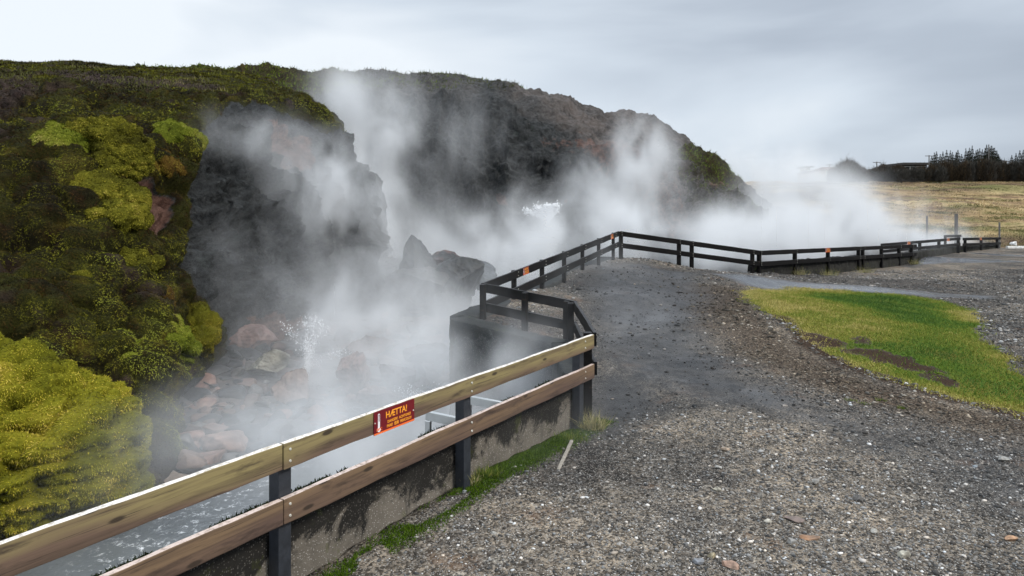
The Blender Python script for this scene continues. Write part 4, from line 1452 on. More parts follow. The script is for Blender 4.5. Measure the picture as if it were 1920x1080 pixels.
# stones that stand out on the gravel
STN = [(1345, 919, .11, .05, (0.50, 0.47, 0.38), 'cream flat stone left of centre on the near gravel'), (1358, 843, .13, .05, (0.42, 0.33, 0.25), 'buff flat stone higher up on the middle gravel'),
       (1248, 803, .10, .05, (0.33, 0.32, 0.30), 'pale grey stone at the edge of the dark wet patch'), (1692, 1044, .13, .07, (0.52, 0.50, 0.42), 'large cream pebble at the lower right of the gravel'),
       (1312, 1055, .12, .06, (0.26, 0.28, 0.31), 'blue-grey pebble among three near the bottom of the gravel'), (1335, 1044, .09, .05, (0.42, 0.36, 0.24), 'yellowish pebble touching the blue-grey one'),
       (1372, 1062, .16, .06, (0.45, 0.30, 0.23), 'pink and white flat stone near the bottom of the gravel'), (1522, 1010, .20, .03, (0.36, 0.20, 0.11), 'rusty orange flat stone sunk in the gravel'),
       (1495, 975, .24, .03, (0.26, 0.19, 0.17), 'brownish flat stone sunk just above the rusty orange one'), (1440, 980, .09, .05, (0.55, 0.52, 0.45), 'small white angular stone left of the brownish flat stone'),
       (1484, 1018, .09, .06, (0.32, 0.32, 0.31), 'grey stone touching the rusty orange stone'), (1428, 931, .09, .06, (0.36, 0.33, 0.29), 'round beige stone right of the cream flat stone'),
       (1880, 862, .17, .05, (0.36, 0.36, 0.34), 'wide pale grey stone by the right edge of the picture'), (1895, 1010, .13, .04, (0.46, 0.28, 0.17), 'orange stone by the right edge of the picture'),
       (1346, 877, .09, .04, (0.50, 0.49, 0.46), 'white oval stone between the buff and the cream flat stones'), (925, 1004, .08, .04, (0.42, 0.41, 0.38), 'pale pebble right of the moss strip near the wall'),
       (1163, 1022, .08, .04, (0.52, 0.50, 0.47), 'white pebble at the bottom centre of the gravel'), (1640, 998, .09, .04, (0.50, 0.49, 0.45), 'small white oval stone above the large cream pebble'),
       (962, 880, .12, .05, (0.38, 0.36, 0.32), 'whitish stone beside the buried board end'), (1470, 762, .10, .05, (0.42, 0.38, 0.35), 'pale stone on the middle gravel below the wet track'),
       (1530, 905, .12, .06, (0.27, 0.26, 0.24), 'rounded grey stone in the middle of the right gravel'), (1607, 935, .11, .06, (0.25, 0.24, 0.23), 'dull grey stone just right of the rounded grey one')]
for i, (px, py, s_, h_, c_, lb_) in enumerate(STN):
    gx_, gy_, gz_ = onground(px, py)
    r_ = rock('stone', lb_, px, py, gy_, s_ * .82, h_, s_ * .5, tuple(.8 * k for k in c_), seed=100 + i, cat='stone', mesh=S3, cuts=14, rust=.35, accent=(.16, .14, .12), rz=random.uniform(-.5, .5), sink=-h_ * .18)

# board end lying in the gravel
g0, g1 = onground(1072, 832), onground(1030, 918)
MB().beam((g0[0], g0[1], g0[2] + .03), (g1[0], g1[1], g1[2] - .014), .035, .028).build('board', simple('bleached_board', (0.27, 0.245, 0.21), .8, scale=20, bmp=.5), bevel=.006)
tag(bpy.data.objects['board'], 'bleached board half sunk in the gravel beside the grassy post', 'board')


# ------------------------------------------------------------------ moss cushions
def cushion(label, px, py, d, rx, ry, rz_, seed, cols, nbl, flat=0.2, bl=0.03, lump=0.14, lsc=2.6):
    SS = S7 if rx > 1.5 else S6 if rx > .7 else S5
    V = SS[0].copy()
    V[:, 2] = np.where(V[:, 2] < 0, V[:, 2] * (1 - flat), V[:, 2])
    V = V * np.array([rx, ry, rz_])
    Nn = SS[0] / np.array([rx, ry, rz_])
    Nn /= np.linalg.norm(Nn, axis=1, keepdims=True)
    c = np.array(W(px, py, d))
    # heaped folds that hang downwards
    Q = V * np.array([1, 1, 1.35]) + 0.25 * np.stack([fbm(V * 1.6, 3, seed + 1), fbm(V * 1.6, 3, seed + 2), fbm(V * 1.6, 3, seed + 3)], -1)
    dsp = lump * (lumps(Q, lsc, seed) - .5) * 1.1 + lump * .5 * lumps(Q, lsc * 2.3, seed + 4) + lump * 1.3 * fbm(V * 1.1, 3, seed + 5)
    wq = V + .10 * np.stack([fbm(V * 3, 2, seed + 11), fbm(V * 3, 2, seed + 12), fbm(V * 3, 2, seed + 13)], -1)
    dsp = dsp + lump * 2.5 * (lumps(wq * np.array([1, 1, 1.9]), 2.6, seed + 6) - .75) + lump * .95 * (lumps(wq * np.array([1, 1, 1.7]), 6.0, seed + 14) - .6)
    dsp = dsp + rx * .20 * fbm(V * 1.5 / rx, 3, seed + 7)
    V = V + Nn * dsp[:, None]
    shade = lumps(Q, lsc, seed)
    root = empty('moss_cushion', (float(c[0]), float(c[1]), float(c[2])), label, 'moss cushion', 'moss cushions on the hillside')
    v = 0.35 + 0.45 * fbm(V * 1.3, 3, seed + 8) + 0.15
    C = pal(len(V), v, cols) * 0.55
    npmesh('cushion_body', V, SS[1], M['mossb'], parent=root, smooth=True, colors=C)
    Fi = SS[1]
    a, b, cc = V[Fi[:, 0]], V[Fi[:, 1]], V[Fi[:, 2]]
    cr = np.cross(b - a, cc - a)
    ar = np.linalg.norm(cr, axis=1)
    face = ar * (cr[:, 1] < np.abs(cr[:, 2]) * .9 + 1e-6)
    k = rng.choice(len(ar), nbl, p=face / face.sum())
    r1, r2 = rng.random(nbl), rng.random(nbl)
    fl = r1 + r2 > 1
    r1[fl], r2[fl] = 1 - r1[fl], 1 - r2[fl]
    pt = a[k] + (b[k] - a[k]) * r1[:, None] + (cc[k] - a[k]) * r2[:, None]
    nn_ = cr[k] / ar[k][:, None]
    v = 0.50 + 0.55 * fbm(pt * 1.3, 3, seed + 8) + 0.45 * fbm(pt * 6, 3, seed + 9) + rng.normal(0, .17, nbl)
    L_ = bl * .62 * (0.5 + 1.0 * rng.random(nbl))
    o = blades('moss_fibre', pt, nn_, L_, L_ * .42, pal(nbl, v, cols), M['mossb'], .32, lay=True)
    o.parent = root
    o['kind'] = 'stuff'
    return root


GOLD = [(0.05, 0.045, 0.010), (0.12, 0.125, 0.012), (0.24, 0.23, 0.02), (0.38, 0.32, 0.035), (0.52, 0.40, 0.09)]
LIME = [(0.03, 0.04, 0.008), (0.08, 0.10, 0.012), (0.17, 0.20, 0.022), (0.25, 0.26, 0.04), (0.36, 0.32, 0.09)]
OLIV = [(0.022, 0.020, 0.008), (0.06, 0.05, 0.010), (0.11, 0.11, 0.012), (0.18, 0.16, 0.02), (0.28, 0.22, 0.04)]
MIXC = [(0.03, 0.027, 0.008), (0.08, 0.078, 0.012), (0.16, 0.155, 0.018), (0.27, 0.24, 0.03), (0.38, 0.30, 0.07)]
RUST = [(0.025, 0.016, 0.008), (0.07, 0.038, 0.012), (0.13, 0.08, 0.018), (0.20, 0.16, 0.025), (0.28, 0.22, 0.04)]
cushion('lime moss cushion near the cliff edge right of the upper golden one', 318, 262, 18.6, .75, .6, .34, 401, LIME, 12000, bl=.045, lump=.12, lsc=2.8)
cushion('rusty brown moss cushion just right of the domed olive one', 297, 318, 17.3, .50, .45, .30, 403, RUST, 8000, bl=.045, lump=.10, lsc=3)
cushion('olive moss cushion at the left edge beside the wide golden one', 40, 392, 14.3, .70, .5, .36, 405, MIXC, 14000, bl=.045, lump=.12, lsc=2.8)
cushion('rusty moss cushion below the wide golden one', 128, 452, 13.7, .62, .5, .32, 407, RUST, 12000, bl=.045, lump=.12, lsc=2.8)
cushion('olive moss cushion right of the rusty one and under the red earth', 238, 500, 14.2, .60, .5, .36, 409, MIXC, 12000, bl=.045, lump=.12, lsc=2.8)
cushion('brown-olive moss cushion half way between the red earth and the light green one', 262, 575, 13.9, .55, .5, .34, 411, RUST, 12000, bl=.04, lump=.12, lsc=2.8)
cushion('yellow-olive moss cushion just above the dull green one', 160, 625, 12.4, .62, .5, .34, 413, MIXC, 14000, bl=.04, lump=.12, lsc=2.8)
cushion('huge golden-green moss cushion filling the lower left corner behind the fence', -45, 885, 9.2, 1.95, 1.3, 1.62, 301, GOLD, 190000, flat=.12, bl=.034, lump=.17, lsc=2.1)
cushion('golden moss cushion high on the left slope, upper of the two rounded ones', 200, 272, 15.9, .82, .6, .50, 311, MIXC, 22000, bl=.05, lump=.14, lsc=2.4)
cushion('bright lime moss cushion at the left shoulder of the upper golden one', 130, 285, 15.6, .75, .7, .40, 315, LIME, 16000, bl=.05, lump=.12, lsc=2.8)
cushion('domed olive moss cushion hanging below the upper golden one', 225, 308, 15.65, .62, .5, .42, 318, MIXC, 14000, bl=.05, lump=.12, lsc=2.8)
cushion('wide golden moss cushion half way up the left slope, lower of the two rounded ones', 178, 378, 14.75, .98, .6, .46, 321, MIXC, 24000, bl=.045, lump=.13, lsc=2.6)
cushion('small olive moss cushion under the right end of the wide golden one', 215, 410, 14.3, .52, .5, .34, 325, MIXC, 11000, bl=.045, lump=.12, lsc=3)
cushion('light green moss cushion spilling down at the right foot of the slope', 280, 650, 13.4, .80, .6, .50, 331, LIME, 24000, bl=.04, lump=.14, lsc=2.6)
cushion('olive moss cushion at the far right tip of the moss bank by the red earth', 345, 628, 14.8, .62, .6, .42, 335, OLIV, 14000, bl=.04, lump=.12, lsc=2.8)
cushion('dull green moss cushion low between the slope and the huge cushion', 205, 690, 12.0, .62, .6, .40, 341, LIME, 18000, bl=.04, lump=.12, lsc=2.8)
cushion('dark olive moss cushion in the middle of the left slope', 90, 560, 12.6, .9, .7, .45, 345, OLIV, 24000, bl=.04, lump=.15, lsc=2.6)
cushion('brownish moss cushion at the left edge above the huge cushion', 20, 600, 12.0, .9, .7, .40, 347, OLIV, 20000, bl=.04, lump=.14, lsc=2.6)
cushion('small yellow moss cushion at the water just above the fence rail', 170, 940, 9.0, .45, .4, .20, 351, GOLD, 9000, bl=.03, lump=.07, lsc=4)
cushion('tiny round moss tump farthest down behind the fence rail at the left', 58, 985, 8.6, .18, .18, .12, 355, GOLD, 3000, bl=.025, lump=.03, lsc=5)


# ------------------------------------------------------------------ grass tufts
def tuft(label, px, py, n, ln, cols, spread, seed, d=None, thing='grass_tuft'):
    gx_, gy_, gz_ = onground(px, py)
    b = np.stack([np.clip(rng.normal(0, spread * .7, n), -1.2 * spread, 1.2 * spread), np.clip(rng.normal(0, spread * .5, n), -.8 * spread, .8 * spread), np.zeros(n)], -1)
    nn_ = np.tile([0, -.05, 1.0], (n, 1)) + np.stack([b[:, 0], b[:, 1], 0 * b[:, 0]], -1) * 2.2 / max(spread, .02) * .18
    L_ = ln * (.5 + .7 * rng.random(n))
    o = blades(thing, b, nn_, L_, np.full(n, .0055), pal(n, rng.random(n), cols), M['blade'], .38)
    o.location = (gx_, gy_, gz_ - .01)
    return tag(o, label, 'grass tuft')


STRAW = [(0.10, 0.14, 0.03), (0.22, 0.21, 0.07), (0.42, 0.36, 0.18), (0.52, 0.46, 0.27)]
GREENS = [(0.05, 0.09, 0.015), (0.09, 0.15, 0.02), (0.16, 0.20, 0.03), (0.28, 0.26, 0.08)]
tuft('pale straw grass tuft at the foot of the corner post of the near fence', 1112, 806, 420, .20, STRAW, .085, 1)
tuft('low green grass clump in front of the corner post of the near fence', 1070, 826, 420, .08, GREENS, .13, 2)
tuft('green grass tuft at the wall foot beside the middle near post', 912, 897, 320, .12, GREENS, .09, 3)
tuft('yellow dry grass wisps at the foot of the middle near post', 882, 912, 90, .14, STRAW, .06, 4)
tuft('dry straw wisps at the foot of the leftmost near post', 500, 1078, 110, .24, STRAW, .06, 5)
for i, (px, py) in enumerate([(1595, 752), (1620, 757), (1690, 766), (1650, 752)]):
    tuft(['small green sprig on the gravel below the lawn, leftmost of four', 'green sprig second from the left below the lawn', 'green sprig rightmost of the four below the lawn', 'faint green sprig farthest up of the four below the lawn'][i], px, py, 90, .035, GREENS, .05, 20 + i)
for i, (px, py) in enumerate([(1500, 515), (1555, 516), (1621, 512), (1716, 496)]):
    tuft(['yellowish weed clump at the stone wall foot below the second fence post', 'mossy weed clump below the orange sign post', 'brown weed clump below the paired posts behind the lawn', 'yellow weed clump at the open end of the stone wall'][i], px, py, 160, .30, STRAW, .22, 30 + i)

# moss at the wall foot
n = 26000
s_ = rng.uniform(-.4, 4.7, n)
o_ = -0.06 + rng.normal(0, .075, n)
Pn = np.stack([s_, o_ * 2, 0 * s_], -1)
k = (fbm(Pn * 1.8, 3, 130) > -.12 - .8 * np.exp(-((s_ - 3.6) / .8) ** 2)) & (o_ < .13)
s_, o_ = s_[k], o_[k]
bx_, by_ = F1[0] + u[0] * s_ + n_[0] * o_, F1[1] + u[1] * s_ + n_[1] * o_
base = np.stack([bx_, by_, groundz(bx_, by_)], -1)
mz = blades('wall_moss', base, np.tile([0, 0, 1.], (len(base), 1)), .012 + .02 * rng.random(len(base)), np.full(len(base), .006),
            pal(len(base), rng.random(len(base)), [(0.025, 0.045, 0.006), (0.05, 0.10, 0.008), (0.10, 0.16, 0.012)]), M['mossb'], .7)
tag(mz, kind='stuff')
# crumbs of moss and soil along the wall top
n = 5000
s_ = rng.uniform(-3, 4.6, n)
o_ = .40 + rng.normal(0, .012, n)
k = fbm(np.stack([s_ * 2.5, 0 * s_, 0 * s_], -1), 3, 133) > 0.0
s_, o_ = s_[k], o_[k]
base = np.stack([F1[0] + u[0] * s_ + n_[0] * o_, F1[1] + u[1] * s_ + n_[1] * o_, 0 * s_ + .495], -1)
mz = blades('wall_top_moss', base, np.tile([0, 0, 1.], (len(base), 1)), .012 + .022 * rng.random(len(base)), np.full(len(base), .012),
            pal(len(base), rng.random(len(base)), [(0.012, 0.012, 0.010), (0.02, 0.03, 0.012), (0.04, 0.06, 0.02)]), M['mossb'], .7)
tag(mz, kind='stuff')


# ------------------------------------------------------------------ far trees
def copy_tree(o, loc, rz, s, label=None):
    c = o.copy()
    COL.objects.link(c)
    c.location, c.rotation_euler, c.scale = loc, (0, 0, rz), s
    if label:
        c['label'] = label
    for ch in o.children:
        k = ch.copy()
        COL.objects.link(k)
        k.parent = c
    return c


M['bark'] = simple('bark', (0.05, 0.04, 0.032), .9, scale=6, bmp=.4)
M['needle'] = tinted('conifer_needles', .8, spec=.15)
M['twig'] = tinted('bare_twigs', .9, spec=.1)


def conifer(seed):
    r_ = np.random.default_rng(seed)
    root = empty('conifer', (0, 0, 0), 'dark spruce in the row on top of the field at the right', 'tree', 'dark conifers on the skyline')
    MB().cyl((0, 0, -.3), (0, 0, 6.6), .16, .02, 6).build('trunk', M['bark'], root)
    n = 4600
    f = r_.random(n) ** .9
    ang = r_.uniform(0, 6.283, n)
    R = (1.75 * (1 - f) ** 1.05 + .03) * (0.72 + .4 * np.abs(np.sin(ang * 2.5 + f * 26 + seed)))
    rad = R * np.sqrt(r_.uniform(.05, 1, n))
    z_ = .5 + f * 6.3 - rad * .28 + .12 * np.sin(f * 60)
    b = np.stack([np.cos(ang) * rad, np.sin(ang) * rad, z_], -1)
    dr = np.stack([np.cos(ang), np.sin(ang), 0 * ang - .2], -1)
    c = pal(n, r_.random(n), [(0.006, 0.009, 0.006), (0.014, 0.02, 0.012), (0.03, 0.036, 0.02)])
    o = blades('crown', b, dr, (.16 + .34 * r_.random(n)) * (1.15 - f), (.06 + .10 * r_.random(n)) * (1.2 - f), c, M['needle'], .35)
    o.parent = root
    return root


def shrub(seed, kind):
    r_ = np.random.default_rng(seed)
    lab = {0: 'bare brown-twigged shrub in the hedge along the top of the field', 1: 'grey leafless shrub in the hedge along the top of the field'}[kind]
    root = empty('bare_shrub', (0, 0, 0), lab, 'shrub', 'leafless shrubs along the top of the field')
    m = MB()
    for k in range(7):
        a_ = r_.uniform(0, 6.283)
        t_ = Vector((math.cos(a_) * r_.uniform(.2, .9), math.sin(a_) * r_.uniform(.2, .9), r_.uniform(1.6, 2.8)))
        m.cyl((0, 0, -.3), t_, .06, .015, 5)
    m.build('trunk', M['bark'], root)
    n = 1700
    ang, el = r_.uniform(0, 6.283, n), r_.random(n)
    rr = r_.random(n) ** .45
    b = np.stack([np.cos(ang) * rr * 1.35 * np.sqrt(1 - (el - .35) ** 2) * (.7 + .3 * np.sin(ang * 3 + seed)), np.sin(ang) * rr * 1.2, .15 + el * 2.9 * (1 - .25 * rr)], -1)
    b[:, 2] = np.where(r_.random(n) < .06, b[:, 2] * 1.0 + r_.random(n) * .9, b[:, 2])
    b += .22 * np.stack([fbm(b * 1.5, 2, seed), fbm(b * 1.5, 2, seed + 1), fbm(b * 1.5, 2, seed + 2)], -1)
    dr = b - np.array([0, 0, -.3])
    dr /= np.linalg.norm(dr, axis=1, keepdims=True)
    pc = [[(0.020, 0.017, 0.012), (0.048, 0.036, 0.026), (0.10, 0.075, 0.045)], [(0.022, 0.022, 0.02), (0.05, 0.048, 0.042), (0.10, 0.095, 0.085)]][kind]
    o = blades('crown', b, dr, .35 + .45 * r_.random(n), .035 + .03 * r_.random(n), pal(n, r_.random(n), pc), M['twig'], .25)
    o.parent = root
    return root


TD = 139.0
cons = [conifer(500 + k) for k in range(4)]
TOPS = [(1747, 291), (1752, 285), (1756, 283), (1763, 288), (1768, 283), (1775, 280), (1782, 281), (1786, 284), (1793, 284), (1796, 280), (1803, 288), (1811, 277), (1815, 282), (1818, 276), (1823, 272),
        (1830, 281), (1833, 279), (1837, 277), (1842, 279), (1847, 276), (1850, 270), (1855, 275), (1859, 272), (1864, 276), (1869, 281), (1872, 288), (1905, 286), (1912, 281), (1919, 280), (1925, 284), (1897, 290)]
for i, (px, py) in enumerate(TOPS):
    d_ = TD + random.uniform(-3, 4)
    x_ = (px - 960) / F * d_
    g_ = gz(x_, d_)
    hh = H - (py - HY) / F * d_ - g_
    s_ = hh / 6.9
    wd = random.uniform(.75, 1.05) * (1.6 if px in (1859, 1864, 1855) else 1)
    if i < len(cons):
        cons[i].location, cons[i].rotation_euler, cons[i].scale = (x_, d_, g_), (0, 0, random.random() * 6), (wd, wd, s_)
    else:
        copy_tree(cons[i % 4], (x_, d_, g_), random.random() * 6, (wd, wd, s_))
for px, py in ((1580, 303), (1590, 305)):
    x_ = (px - 960) / F * 129
    g_ = gz(x_, 129)
    copy_tree(cons[1], (x_, 129, g_), px, (.9, .9, (H - (py - HY) / F * 129 - g_) / 6.9), 'small dark spruce standing among the leftmost shrubs by the steam')
shr = [shrub(600 + k, k % 2) for k in range(4)]
SH = []
for px in np.arange(1562, 1945, 6.2):
    top = np.interp(px, [1562, 1585, 1600, 1622, 1640, 1660, 1690, 1720, 1745, 1800, 1870, 1890, 1945], [322, 306, 304, 318, 322, 314, 318, 316, 308, 305, 305, 303, 300]) + random.uniform(-8, 8)
    SH.append((px + random.uniform(-2, 2), top, random.uniform(-4, 1)))
for px, top in ((1567, 312), (1578, 312), (1590, 306), (1599, 303), (1655, 306), (1664, 312), (1685, 308)):
    SH.append((px, top, -1.5))
for i, (px, top, dd) in enumerate(SH):
    d_ = 131 + dd * (.6 if px > 1740 else 1.2)
    x_ = (px - 960) / F * d_
    g_ = gz(x_, d_)
    hh = max(1.6, H - (top - HY) / F * d_ - g_)
    s_ = hh / 3.2
    wx_ = random.uniform(.75, 1.1)
    if i < 4:
        shr[i].location, shr[i].scale, shr[i].rotation_euler = (x_, d_, g_), (wx_, wx_, s_), (0, 0, random.random() * 6)
    else:
        copy_tree(shr[i % 4], (x_, d_, g_), random.random() * 6, (wx_, wx_, s_))

# ------------------------------------------------------------------ houses far behind
M['hwhite'] = simple('white_render', (0.62, 0.62, 0.60), .8)
M['hroof'] = simple('dull_red_roof', (0.10, 0.045, 0.04), .7)
M['hdark'] = simple('dark_roofing', (0.03, 0.028, 0.028), .7)
M['glass'] = simple('dark_window_glass', (0.03, 0.035, 0.04), .15, bmp=0)


def house(label, px0, px1, pyeave, pyridge, d, depth, wallm, roofm, wins, flat=False, floor=None):
    x0, x1 = (px0 - 960) / F * d, (px1 - 960) / F * d
    ze, zr_ = H - (pyeave - HY) / F * d, H - (pyridge - HY) / F * d
    zb_ = gz((x0 + x1) / 2, d) - .5
    root = empty('house', ((x0 + x1) / 2, d, zb_), label, 'house')
    wx_ = (x1 - x0) / 2
    MB().box((0, depth / 2, (ze - zb_) / 2), (2 * wx_, depth, ze - zb_)).build('wall', wallm, root)
    he, hr = ze - zb_, zr_ - zb_
    m = MB()
    if flat:
        m.box((0, depth / 2, he + (hr - he) / 2), (2 * wx_ + 1.2, depth + 1.2, hr - he))
    else:
        e = .5
        vs = [(-wx_ - e, -e, he), (wx_ + e, -e, he), (wx_ + e, depth + e, he), (-wx_ - e, depth + e, he), (-wx_ * .55, depth / 2, hr), (wx_ * .55, depth / 2, hr)]
        m.add(vs, [(0, 1, 5, 4), (1, 2, 5), (2, 3, 4, 5), (3, 0, 4), (3, 2, 1, 0)])
    m.build('roof', roofm, root)
    for (f, wz, ww, wh) in wins:
        wn = MB().box((-wx_ + 2 * wx_ * f, -.03, he - wz), (ww, .10, wh)).build('window', M['hwhite'], root)
        MB().box((-wx_ + 2 * wx_ * f, -.09, he - wz), (ww * .84, .04, wh * .80)).build('pane', M['glass'], wn)
    return root


house('white house with a dull red roof half hidden by the leftmost shrubs', 1549, 1592, 318, 311, 150, 9, M['hwhite'], M['hroof'], [(.15, 1.3, 1.1, 1.1), (.42, 1.3, 1.4, 1.1), (.68, 1.3, 1.1, 1.1)])
house('pale house faint in the steam left of the red-roofed one', 1521, 1546, 323, 317, 165, 8, M['hwhite'], M['hdark'], [(.3, 1.4, 1.1, 1.1), (.65, 1.4, 1.1, 1.1)])
house('small faint tower-like building behind the palest house', 1512, 1519, 314, 312, 175, 4, M['hwhite'], M['hdark'], [(.5, 1.4, .5, .7)], flat=True)
house('long dark flat-roofed house with a strip of windows in the hedge', 1696, 1738, 309, 305, 146, 8, M['hdark'], M['hdark'], [(.12, .75, 1.1, .9), (.36, .75, 1.1, .9), (.60, .75, 1.1, .9), (.84, .75, 1.1, .9)], flat=True)
house('white gable showing between the trees at the far right', 1877, 1888, 303, 296, 150, 6, M['hwhite'], M['hdark'], [(.5, 1.0, .7, .8)])
house('long low dark building just above the hedge left of the flat-roofed house', 1658, 1692, 318, 315, 148, 5, M['hdark'], M['hdark'], [(.3, .6, .8, .5), (.7, .6, .8, .5)], flat=True)

M['pole'] = simple('grey_pole', (0.12, 0.115, 0.11), .8)
for i, (px, top, lb_) in enumerate([(1644, 303, 'dark utility pole with a crossbar rising from the hedge'), (1742, 291, 'thin utility pole with a crossbar left of the spruces'), (1555, 308, 'faint utility pole behind the red-roofed house'), (1854, 271, 'thin light pole among the tallest spruces')]):
    d_ = 134 if i != 2 else 160
    x_ = (px - 960) / F * d_
    g_ = gz(x_, d_)
    h_ = H - (top - HY) / F * d_ - g_
    root = empty('utility_pole', (x_, d_, g_), lb_, 'pole')
    MB().cyl((0, 0, -.2), (0, 0, h_), .12, .09, 8).build('mast', M['pole'], root)
    if i < 3:
        MB().box((0, 0, h_ - .15), (1.5, .12, .12)).build('crossbar', M['pole'], root)

# ------------------------------------------------------------------ posts, kerb and white stone by the car park
for (px, y0, y1, d_, r_, mt, lb_) in [(1738, 405, 446, 49.5, .075, M['bark'], 'thin dark post standing in the steam, left of the thicker one'), (1793, 401, 450, 49.0, .12, M['bark'], 'thick dark wooden post rising out of the steam'),
                                      (1874, 417, 467, 48.4, .06, M['pole'], 'slim blue-grey metal post at the end of the last fence')]:
    a_, b_ = W(px, y1, d_), W(px, y0, d_)
    zb_ = min(a_[2], gz(a_[0], d_) - .1)
    o = MB().cyl((0, 0, zb_ - b_[2]), (0, 0, 0), r_, r_ * .95, 10).build('post', mt, loc=b_)
    tag(o, lb_, 'post')
kx0, kx1 = (34.5, 47.6), (62.0, 48.6)
kb = MB()
for k in range(14):
    f0, f1 = k / 14, (k + 1) / 14 - .004
    p_, q_ = [(kx0[0] + (kx1[0] - kx0[0]) * f, kx0[1] + (kx1[1] - kx0[1]) * f) for f in (f0, f1)]
    kb.beam((*p_, gz(*p_) + .03), (*q_, gz(*q_) + .03), .22, .26)
o = kb.build('kerb', simple('white_painted_concrete', (0.72, 0.72, 0.70), .7), bevel=.01)
tag(o, 'white painted kerb along the far edge of the car park', 'kerb')
rock('rock', 'white rock lying on the grass bank behind the white kerb', 1902, 458, 50.5, .62, .45, .5, (0.75, 0.75, 0.74), seed=90, cat='rock', mesh=S3)


# ------------------------------------------------------------------ splashing water
def spray(px, py, d, n, sx, sz, up, seed):
    r_ = np.random.default_rng(seed)
    c = np.array(W(px, py, d))
    jet = r_.integers(0, 9, n)
    jd, jh = r_.normal(0, 1, 9), r_.uniform(.25, 1, 9)
    f = r_.random(n) ** 1.6
    P_ = np.stack([jd[jet] * sx * f * 1.5 + r_.normal(0, sx * .22, n) * (.3 + f), r_.normal(0, sx * .4, n), up * jh[jet] * 4 * f * (1 - f * .55) * .55 + r_.normal(0, sz * .6, n)], -1) + c
    s_ = (.004 + .010 * r_.random(n) ** 5) * (d / 15) * (1.5 if d > 30 else 1)
    V = P_[:, None, :] + ICO[None] * s_[:, None, None] * np.array([1, 1, 1.5])
    return V.reshape(-1, 3), (ICF[None] + (np.arange(n) * 12)[:, None, None]).reshape(-1, 3)


M['foam'] = simple('white_water', (0.88, 0.90, 0.93), .3, var=.03, bmp=0)
for (px, py, d_, n_p, sx, sz, up, sd__, lb_) in [(578, 690, 15.2, 2600, .24, .12, 1.15, 1, 'white boiling splash beside the angular wet boulder'), (1025, 416, 37.6, 5000, .36, .16, .95, 2, 'white boiling splash at the foot of the back cliff'),
                                              (770, 745, 13.0, 350, .40, .05, .22, 3, 'low white splash in the stream near the dark brown boulder')]:
    V, Fs = spray(px, py, d_, n_p, sx, sz, up, sd__)
    o = npmesh('water_splash', V, Fs, M['foam'], smooth=True)
    tag(o, kind='stuff', label=lb_)


